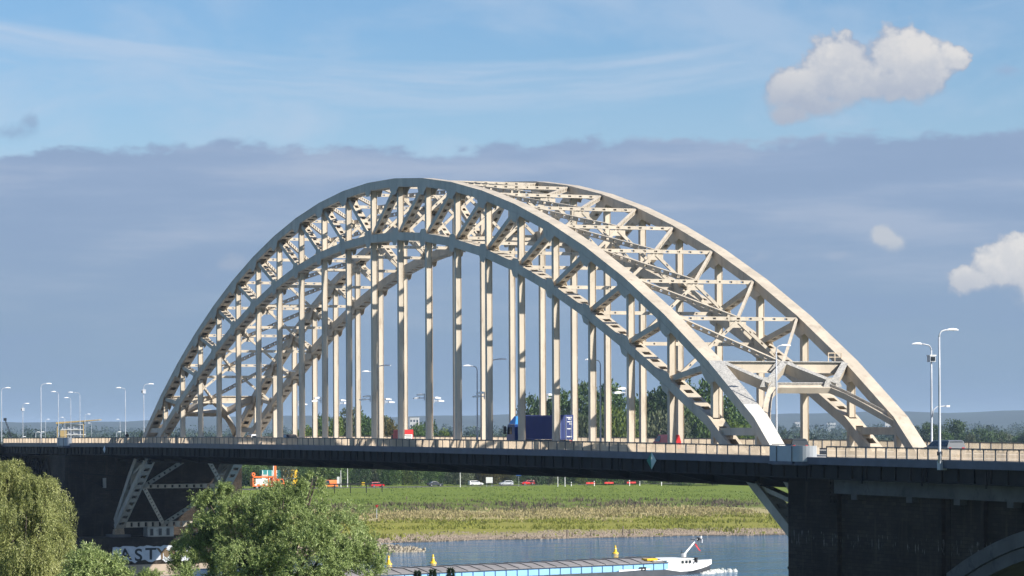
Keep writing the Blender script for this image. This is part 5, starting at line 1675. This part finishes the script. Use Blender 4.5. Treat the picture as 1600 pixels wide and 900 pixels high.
def crown_mesh(seed, h, w, n, size, lobes, low, mat_):
    rg = np.random.default_rng(seed)
    cs = []
    for _ in range(lobes):
        f = rg.uniform(low, .92); prof = math.sin(math.pi * min(1, max(.12, (f - low) / (1 - low) * .85 + .12))) ** .6
        a = rg.uniform(0, 2 * math.pi); rr = rg.uniform(.15, .75) * prof * w / 2
        cs.append((rr * math.cos(a), rr * math.sin(a), f * h, rg.uniform(.16, .30) * w * (.5 + .6 * prof)))
    cs = np.array(cs)
    k = rg.choice(lobes, n, p=cs[:, 3]**2 / (cs[:, 3]**2).sum())
    d = unit(rg.normal(size=(n, 3)) + np.array([0, 0, .15]))
    p = cs[k, :3] + d * cs[k, 3:] * rg.uniform(.5, 1.02, (n, 1)) ** .5 * np.array([1, 1, .85])
    p = p + rg.normal(size=(n, 3)) * size * .5
    dd = unit(d + rg.normal(size=(n, 3)) * .9)
    return leaves(p, dd, size * 1.5, size, rg), cs


CROWN_LIB = {}


def tree_proto(kind, seed, mat_):
    key = (kind, seed, mat_.name)
    if key in CROWN_LIB: return CROWN_LIB[key]
    h, w, n, size, lob, low = {'tall': (20, 13, 4200, .62, 26, .22), 'bush': (10, 13, 2600, .50, 18, .10), 'slim': (20, 6.5, 2600, .55, 18, .12)}[kind]
    co, cs = crown_mesh(seed, h, w, n, size, lob, low, mat_)
    cr = quads_obj('crown', co, mat_)
    b = MB(); b.tube([(0, 0, -1.0), (.15, .1, h * .2), (.1, .25, h * .45), (0, 0, h * .78)], [w * .045, w * .036, w * .024, w * .006], BARK, 8)
    for c in cs[:9]:
        s = Vector((.1, .2, min(h * .5, max(h * .12, c[2] * .55)))); e = Vector(c[:3]); m = s.lerp(e, .55) + Vector((0, 0, h * .02))
        b.tube([tuple(s), tuple(m), tuple(e)], [w * .018, w * .011, w * .004], BARK, 6)
    tr = b.obj('trunk', smooth=True)
    CROWN_LIB[key] = (cr, tr, h, w, [True])
    return CROWN_LIB[key]


def tree(label, x, ytop, wpx, D, kind, seed, mat_, group, z0=None, name='tree'):
    cr, tr, h, w, fresh = tree_proto(kind, seed, mat_)
    p = site((x - 800) / 4637.5 * D, D)
    p.z = gz(p) - .2 if z0 is None else z0
    yt = ytop + .004 * (x - 800)
    H = 22 + (663 - yt) / 4637.5 * D - p.z
    t = thing(name, label, 'tree' if kind != 'bush' else 'bush', tuple(p), (seed * 1.7 + x * .37) % 6.28, group)
    sz = H / h; sx = wpx / 4637.5 * D / w
    t.scale = (sx, sx, sz)
    if fresh[0]:
        cr.parent = t; tr.parent = t; fresh[0] = False
    else:
        for o in (cr, tr):
            c = o.copy(); COL.objects.link(c); c.parent = t
    return t


ORD = ['first', 'second', 'third', 'fourth', 'fifth', 'sixth', 'seventh', 'eighth', 'ninth', 'tenth', 'eleventh', 'twelfth', 'thirteenth', 'fourteenth', 'fifteenth', 'sixteenth']
G1 = 'tall trees behind the right half of the bridge'
for k, (x, y, w, D, m) in enumerate(((832, 612, 62, 960, F_DARK), (872, 606, 60, 975, F_GREEN), (912, 600, 62, 955, F_DARK), (948, 603, 64, 980, F_GREEN), (985, 612, 56, 960, F_GREEN), (1022, 604, 64, 985, F_DARK), (1062, 592, 74, 960, F_DARK), (1098, 598, 66, 975, F_GREEN), (1138, 612, 66, 955, F_GREEN), (1172, 650, 56, 965, F_DARK))):
    tree(ORD[k] + ' from the left of the tall trees behind the blue truck and hangers', x, y, w, D, 'tall', k % 4, m, G1, name='tall_tree')
for k, (x, y, w, D, m, kn) in enumerate(((912, 652, 52, 935, F_GREY, 'greyish'), (952, 641, 60, 938, F_YGREEN, 'yellow green'), (990, 655, 40, 930, F_YGREEN, 'small yellow green'), (1022, 648, 58, 936, F_GREY, 'grey green'), (1062, 660, 46, 932, F_GREY, 'low grey'), (1104, 655, 60, 938, F_GREEN, 'mid green'), (1150, 662, 52, 930, F_YGREEN, 'pale'), (850, 655, 60, 936, F_GREY, 'dull green'))):
    tree(kn + ' bush before the tall trees, ' + ('leftmost, behind the blue container' if x == 850 else ORD[k] + ' one right of the blue container'), x, y, w, D, 'bush', k % 3, m, 'bushes before the tall trees', name='bush')
for k, (x, y, w, D, m, kd, kn) in enumerate(((468, 668, 36, 985, F_GREEN, 'tall', 'short green'), (486, 664, 36, 980, F_YGREEN, 'tall', 'yellow green'), (505, 650, 40, 990, F_GREEN, 'tall', 'mid green'), (524, 655, 34, 970, F_YGREEN, 'tall', 'pale green'),
                                              (548, 630, 46, 1000, F_GREY, 'tall', 'tallest grey green'), (572, 645, 36, 985, F_GREEN, 'tall', 'green'), (602, 644, 40, 1010, F_GREY, 'slim', 'slim grey green'), (615, 660, 34, 975, F_AUTUMN, 'tall', 'yellow autumn coloured'),
                                              (634, 668, 30, 980, F_GREEN, 'tall', 'low green'), (652, 660, 34, 990, F_GREEN, 'tall', 'round green'), (672, 657, 36, 1000, F_DARK, 'tall', 'dark green'), (690, 674, 36, 985, F_YGREEN, 'tall', 'lowest yellow green'),
                                              (800, 672, 30, 1150, F_DARK, 'tall', 'lone dark'), (740, 684, 40, 1100, F_DARK, 'bush', 'flat dark'))):
    tree(kn + ' tree behind the left half of the bridge, ' + ORD[k] + ' from the left', x, y, w, D, kd, k % 4, m, 'trees behind the left half of the bridge', name='tree')
for k, (x, y, w, D, m) in enumerate(((1408, 662, 26, 1650, F_DARK), (1455, 659, 38, 1500, F_DARK), (1492, 657, 42, 1450, F_DARK), (1478, 676, 36, 1400, F_GREEN), (1540, 672, 54, 1350, F_DARK), (1562, 674, 40, 1500, F_GREY), (1590, 682, 34, 1500, F_GREEN), (1518, 680, 30, 1300, F_GREY), (1372, 684, 40, 1700, F_GREY), (1300, 686, 40, 1800, F_DARK), (1340, 684, 36, 1750, F_GREEN), (1605, 676, 40, 1450, F_DARK))):
    tree(('round' if k % 2 else 'dark') + ' far tree at the right, ' + ORD[sorted([1408, 1455, 1492, 1478, 1540, 1562, 1590, 1518, 1372, 1300, 1340, 1605]).index(x)] + ' from the left of that row', x, y, w, D, 'tall' if w < 50 else 'bush', k % 4, m, 'far trees behind the right end of the bridge', name='far_tree')
# hedge along the dike road
xs = list(range(378, 1250, 23))
for k, x in enumerate(xs):
    m = (F_GREEN, F_GREEN, F_DARK, F_GREY, F_GREEN, F_YGREEN)[k % 6] if not 735 < x < 800 else F_AUTUMN
    segs_ = ((450, 'the orange truck'), (560, 'the orange van'), (640, 'the left red car'), (740, 'the grey car'), (800, 'the white car and board'), (900, 'the right red car'), (1060, 'the barriers'), (1300, 'the right end of the road'))
    lo_ = 0
    for hi_, what in segs_:
        if x < hi_:
            idx_ = [q for q in xs if lo_ <= q < hi_].index(x); break
        lo_ = hi_
    tree(ORD[idx_] + ' hedge bush from the left behind ' + what, x, 722 + 6 * math.sin(k * 2.1), 40 + 8 * math.sin(k * 1.3), 912 + 9 * math.sin(k * 3.7), 'bush', k % 3, m, 'hedge bushes along the dike road', name='hedge_bush')
# dark tips of young conifers at the lower edge
for k, (x, y, w) in enumerate(((652, 893, 16), (676, 891, 15), (704, 889, 18))):
    D = 165; p = site((x - 800) / 4637.5 * D, D); p.z = gz(p)
    ztop = 22 - (y - .004 * (800 - x) * 0 - 663) / 4637.5 * D
    t = thing('young_conifer', ('left', 'middle', 'right')[k] + ' of the three dark conifer tips at the bottom edge', 'conifer', tuple(p), k * 1.1, 'conifer tips at the bottom edge')
    h = ztop - p.z; rg = np.random.default_rng(40 + k)
    n = 2600; f = rg.uniform(.0, 1, n) ** .6; a = rg.uniform(0, 2 * math.pi, n)
    f = h * (1 - (1 - f) * .6)
    rad = (h - f) * .26 + .05
    rr = rad * rg.uniform(.1, 1, n) ** .5
    P = np.stack([rr * np.cos(a), rr * np.sin(a), f], -1)
    d = unit(np.stack([np.cos(a), np.sin(a), .5 + 0 * a], -1) + rg.normal(size=(n, 3)) * .35)
    quads_obj('needles', leaves(P, d, .20, .035, rg), F_FIR, t)
    b = MB(); b.tube([(0, 0, -.3), (0, 0, h * .97)], [.10, .02], BARK, 7); b.obj('trunk', t)

# reeds and grasses of the far bank
def tufts(name, n, d0, d1, v0, v1, h, w, mat_, seed, blades=3, clump=0.0):
    rg = np.random.default_rng(seed)
    v = rg.uniform(v0, v1, n); d = np.clip(rg.normal((d0 + d1) / 2 + 6 * np.sin(v * .07) + 4 * np.sin(v * .19), (d1 - d0) * .30, n), max(3, d0 - 22), d1 + 25)
    if clump:
        keep = (np.sin(v * .23 + 2 * np.sin(d * .07)) + np.sin(d * .19 + v * .06) + rg.normal(size=n) * .7) > -clump
        v, d = v[keep], d[keep]; n = len(v)
    u = shore(v) - d; z = ground_z(u, v)
    P = np.repeat(np.stack([u, v, z], -1), blades, 0); m = len(P)
    P[:, :2] += rg.normal(size=(m, 2)) * w
    H = h * rg.uniform(.5, 1.3, (m, 1))
    a = rg.uniform(0, math.pi, m); sd_ = np.stack([np.cos(a), np.sin(a), 0 * a], -1) * (w * rg.uniform(.25, .6, (m, 1)))
    ln = np.concatenate([rg.normal(size=(m, 2)) * .28, np.ones((m, 1))], 1) * H
    co = np.stack([P - sd_, P + sd_, P + ln + sd_ * .25, P + ln - sd_ * .25], 1)
    quads_obj(name, co, mat_)


tufts('dry_reeds', 12000, 76, 124, 40, 215, .55, .50, F_DRY, 51, 3, .6)
tufts('meadow_grass', 9000, 22, 95, 60, 215, .45, .38, F_GRASS, 52, 3, .2)
tufts('river_weeds', 3000, 122, 175, 40, 240, .8, .35, F_WEED, 53, 3, -.2)
tufts('slope_grass', 15000, 130, 264, 40, 270, .30, .35, F_TURF, 54, 2, .5)
tufts('shore_plants', 900, 8, 28, 60, 200, .7, .30, F_GRASS, 55, 4, -.6)

# far woods that read as one mass
def belt(name, D0, D1, l0, l1, n, h0, h1, mat_, seed, per=64):
    rg = np.random.default_rng(seed)
    D = rg.uniform(D0, D1, n); lat = rg.uniform(l0, l1, n) * D
    h = rg.uniform(h0, h1, n) * (1 + .35 * np.sin(lat * .013 + D * .01))
    c = np.array([site(a, b_) for a, b_ in zip(lat, D)])
    k = np.repeat(np.arange(n), per); m = len(k)
    d = unit(rg.normal(size=(m, 3)))
    f = rg.uniform(.02, 1, m)
    r_ = (h[k] * .42) * np.sqrt(np.maximum(.12, 1 - (f * 1.6 - .75) ** 2 * .9))
    P = c[k] + np.stack([d[:, 0] * r_, d[:, 1] * r_, f * h[k]], -1); P[:, 2] += 2.3
    s = (h[k] * .17)[:, None]
    q = leaves(P, unit(rg.normal(size=(m, 3)) + np.array([0, 0, .3])), 1.0, 1.0, rg)
    q = P[:, None] + (q - P[:, None]) * s[:, None]
    quads_obj(name, q, mat_)


belt('far_wood', 1700, 2600, -.30, .30, 800, 6, 12, F_WOOD, 61)
belt('far_wood', 2600, 4200, -.30, .30, 1100, 7, 13, F_WOOD, 62)
belt('far_wood', 4200, 7500, -.30, .30, 1300, 8, 16, F_WOOD, 63, 40)
belt('far_wood', 1250, 1650, -.30, -.085, 260, 7, 12, F_WOOD, 64)
belt('far_wood', 1200, 1600, -.085, .0, 90, 5, 9, F_WOOD, 66)

# wooded hills on the horizon
b = MB(); n = 140; vs = []
HM = mat('wooded_hill', (.022, .036, .026), .95, .3, .004)
rows = [(7600, 0), (8200, .55), (8900, 1.0), (9800, .7)]
for (D, f) in rows:
    for k in range(n):
        a = -.62 + 1.24 * k / (n - 1)
        hh = 50 + 6 * math.sin(a * 23 + D * .0003) + 5 * math.sin(a * 61 + 1.0) + 2.5 * math.sin(a * 160) + 10 * math.sin(a * 8 - .6)
        p = site(a * D, D, 2.0 + f * hh); vs.append(tuple(p))
fs = [(r_ * n + k, r_ * n + k + 1, (r_ + 1) * n + k + 1, (r_ + 1) * n + k) for r_ in range(len(rows) - 1) for k in range(n - 1)]
b.add(vs, fs, HM); b.obj('hills', smooth=True, kind='structure')

# ------------------------------------------------------------------ far buildings
def building(label, x, D, w, d, h, mwall, roof='flat', rows_=3, cols=5, name='building', z0=2.3):
    p = site((x - 800) / 4637.5 * D, D, z0)
    t = thing(name, label, 'building', tuple(p), math.atan2(RGT.y, RGT.x))
    b = MB(); b.box(-w / 2, w / 2, 0, d, 0, h, mwall); wl = b.obj('wall', t)
    b = MB(); b.box(-w / 2 - .3, w / 2 + .3, -.3, d + .3, h, h + .5, ROOFM); b.obj('roof', t)
    for i in range(rows_):
        for j in range(cols):
            b = MB(); cx = -w / 2 + (j + .5) * w / cols; cz = (i + .6) * h / (rows_ + .3)
            b.box(cx - w / cols * .28, cx + w / cols * .28, -.05, -.004, cz - h / rows_ * .2, cz + h / rows_ * .2, GLASS); b.obj('window', t)


building('white block rising behind the trees right of the red lorry', 648, 4200, 13, 20, 30, WALLM, rows_=4, cols=3)
building('pale far building beside the lamp with the camera box', 1391, 5200, 16, 20, 34, WALLM, rows_=4, cols=3)
building('low white far works seen under the far portal', 1252, 6500, 26, 20, 22, WALLM, rows_=2, cols=5)
building('low white far sheds right of the far portal', 1300, 6800, 20, 20, 20, WALLM, rows_=2, cols=5)
# unfinished block with a yellow roof
D = 1500; p = site((112 - 800) / 4637.5 * D, D, 2.2)
t = thing('unfinished_building', 'grey white building with open floors under a tilted yellow roof at the left', 'building', tuple(p), math.atan2(RGT.y, RGT.x))
b = MB()
for k in range(8): b.box(-5.2 + .5 * (k % 2), 6.0, 0, 9, 2.2 + k * 2.6, 2.7 + k * 2.6, WALLM)
b.obj('floor_slabs', t)
b = MB()
for k in range(8):
    for x in (-4.4, -1.6, 1.2, 4.6): b.box(x - .25, x + .25, .5, .9, k * 2.6 + (.1 if k else 0), 2.2 + k * 2.6, WALLG)
b.obj('columns', t)
b = MB(); b.box(-3.6, 4.4, 1.2, 8.8, 0, 20.6, WALLG); b.obj('core_wall', t)
b = MB(); b.box(-5.5, -2.4, -.6, .3, 12.0, 17.6, YROOF); b.obj('yellow_screen', t)
b = MB(); b.hexa([(-7.6, -1, 20.9), (14.0, -1, 22.7), (14.0, 10, 22.7), (-7.6, 10, 20.9)], [(-7.6, -1, 21.8), (14.0, -1, 23.1), (14.0, 10, 23.1), (-7.6, 10, 21.4)], YROOF); b.obj('roof', t)
b = MB()
for x in (-7.0, 6.2): b.box(x - .2, x + .2, 0, .4, 0, 21.0 + (x + 7.6) * .083, YROOF)
b.obj('roof_posts', t)
# lattice crane at the far left
D = 1500; p = site((31 - 800) / 4637.5 * D, D, 2.2)
t = thing('crane', 'thin dark crane boom leaning left over the woods at the far left', 'crane', tuple(p), math.atan2(RGT.y, RGT.x))
b = MB(); b.box(-2, 2, -1.5, 1.5, .8, 3.4, DARKST); b.box(-2.4, 2.4, -1.8, -1.0, 0, .9, BLACKP); b.box(-2.4, 2.4, 1.0, 1.8, 0, .9, BLACKP); b.obj('crawler', t)
b = MB()
A_, B_ = Vector((0, 0, 3)), Vector((-7.2, 0, 23.2)); tt = (B_ - A_)
for ox, oy in ((-.4, -.4), (.4, -.4), (.4, .4), (-.4, .4)): b.bar(A_ + Vector((ox, oy, 0)), B_ + Vector((ox * .5, oy * .5, 0)), .16, .16, DARKST)
for k in range(12): b.bar(A_ + tt * k / 12 + Vector((-.4, -.4 if k % 2 else .4, 0)), A_ + tt * (k + 1) / 12 + Vector((.4, .4 if k % 2 else -.4, 0)), .1, .1, DARKST)
b.box(B_.x - .7, B_.x + .7, -.5, .5, B_.z - .6, B_.z + .8, DARKST); b.obj('boom', t)

# ------------------------------------------------------------------ a person on the near footway
def person(label, loc, rot):
    t = thing('person', label, 'person', loc, rot)
    pts = {'pel': (0, 0, .95), 'chest': (.03, 0, 1.28), 'neck': (.06, 0, 1.50), 'head': (.09, 0, 1.62), 'crown': (.10, 0, 1.74)}
    V = [(0, 0, .95), (.03, 0, 1.15), (.05, 0, 1.36), (.07, 0, 1.50), (.10, 0, 1.60), (.10, 0, 1.72)]
    R_ = [.15, .14, .16, .055, .085, .075]
    E = [(0, 1), (1, 2), (2, 3), (3, 4), (4, 5)]
    for s in (-1, 1):
        o = len(V); V += [(0, s * .10, .86), (.10 * s, s * .11, .50), (.16 * s - .05, s * .11, .08), (.16 * s + .12, s * .11, .04)]; R_ += [.10, .065, .045, .035]
        E += [(0, o), (o, o + 1), (o + 1, o + 2), (o + 2, o + 3)]
        o = len(V); V += [(.05, s * .20, 1.40), (.02 - .08 * s, s * .25, 1.14), (.16 - .1 * s, s * .22, .95), (.20 - .1 * s, s * .21, .88)]; R_ += [.06, .045, .035, .03]
        E += [(2, o), (o, o + 1), (o + 1, o + 2), (o + 2, o + 3)]
    me = bpy.data.meshes.new('body'); me.from_pydata(V, E, [])
    o = bpy.data.objects.new('body', me); COL.objects.link(o); o.parent = t
    md = o.modifiers.new('skin', 'SKIN'); o.modifiers.new('sub', 'SUBSURF').levels = 1
    for k, sv in enumerate(me.skin_vertices[0].data): sv.radius = (R_[k], R_[k])
    me.skin_vertices[0].data[0].use_root = True
    dg = bpy.context.evaluated_depsgraph_get(); dg.update()
    nm = bpy.data.meshes.new_from_object(o.evaluated_get(dg)); o.modifiers.clear(); o.data = nm
    nm.materials.clear(); nm.materials.append(CLOTH); nm.materials.append(SKIN)
    for f in nm.polygons:
        c = f.center
        f.material_index = 1 if (c.z > 1.50 or c.z < .93 and c.z > .82 and abs(c.y) > .17) else 0
    b = MB(); b.lathe([(.02, 1.60), (.098, 1.63), (.10, 1.72), (.06, 1.79), (.01, 1.80)], BLACKP, 12, (.085, 0)); b.obj('hair', t, smooth=True)


person('person in dark clothes walking along the near footway left of the arch', (-100.7, -4.2, zd(-100)), 0)

# ------------------------------------------------------------------ air
hz = bpy.data.materials.new('air'); hz.use_nodes = True
nt = hz.node_tree; nt.nodes.clear()
pv = nt.nodes.new('ShaderNodeVolumePrincipled'); ou = nt.nodes.new('ShaderNodeOutputMaterial')
pv.inputs['Color'].default_value = (.60, .78, 1.0, 1); pv.inputs['Density'].default_value = 6.5e-5; pv.inputs['Anisotropy'].default_value = .1
nt.links.new(pv.outputs[0], ou.inputs['Volume'])
b = MB(); b.box(-28000, 1500, -9000, 19000, -9, 78, hz); o = b.obj('haze', kind='stuff')
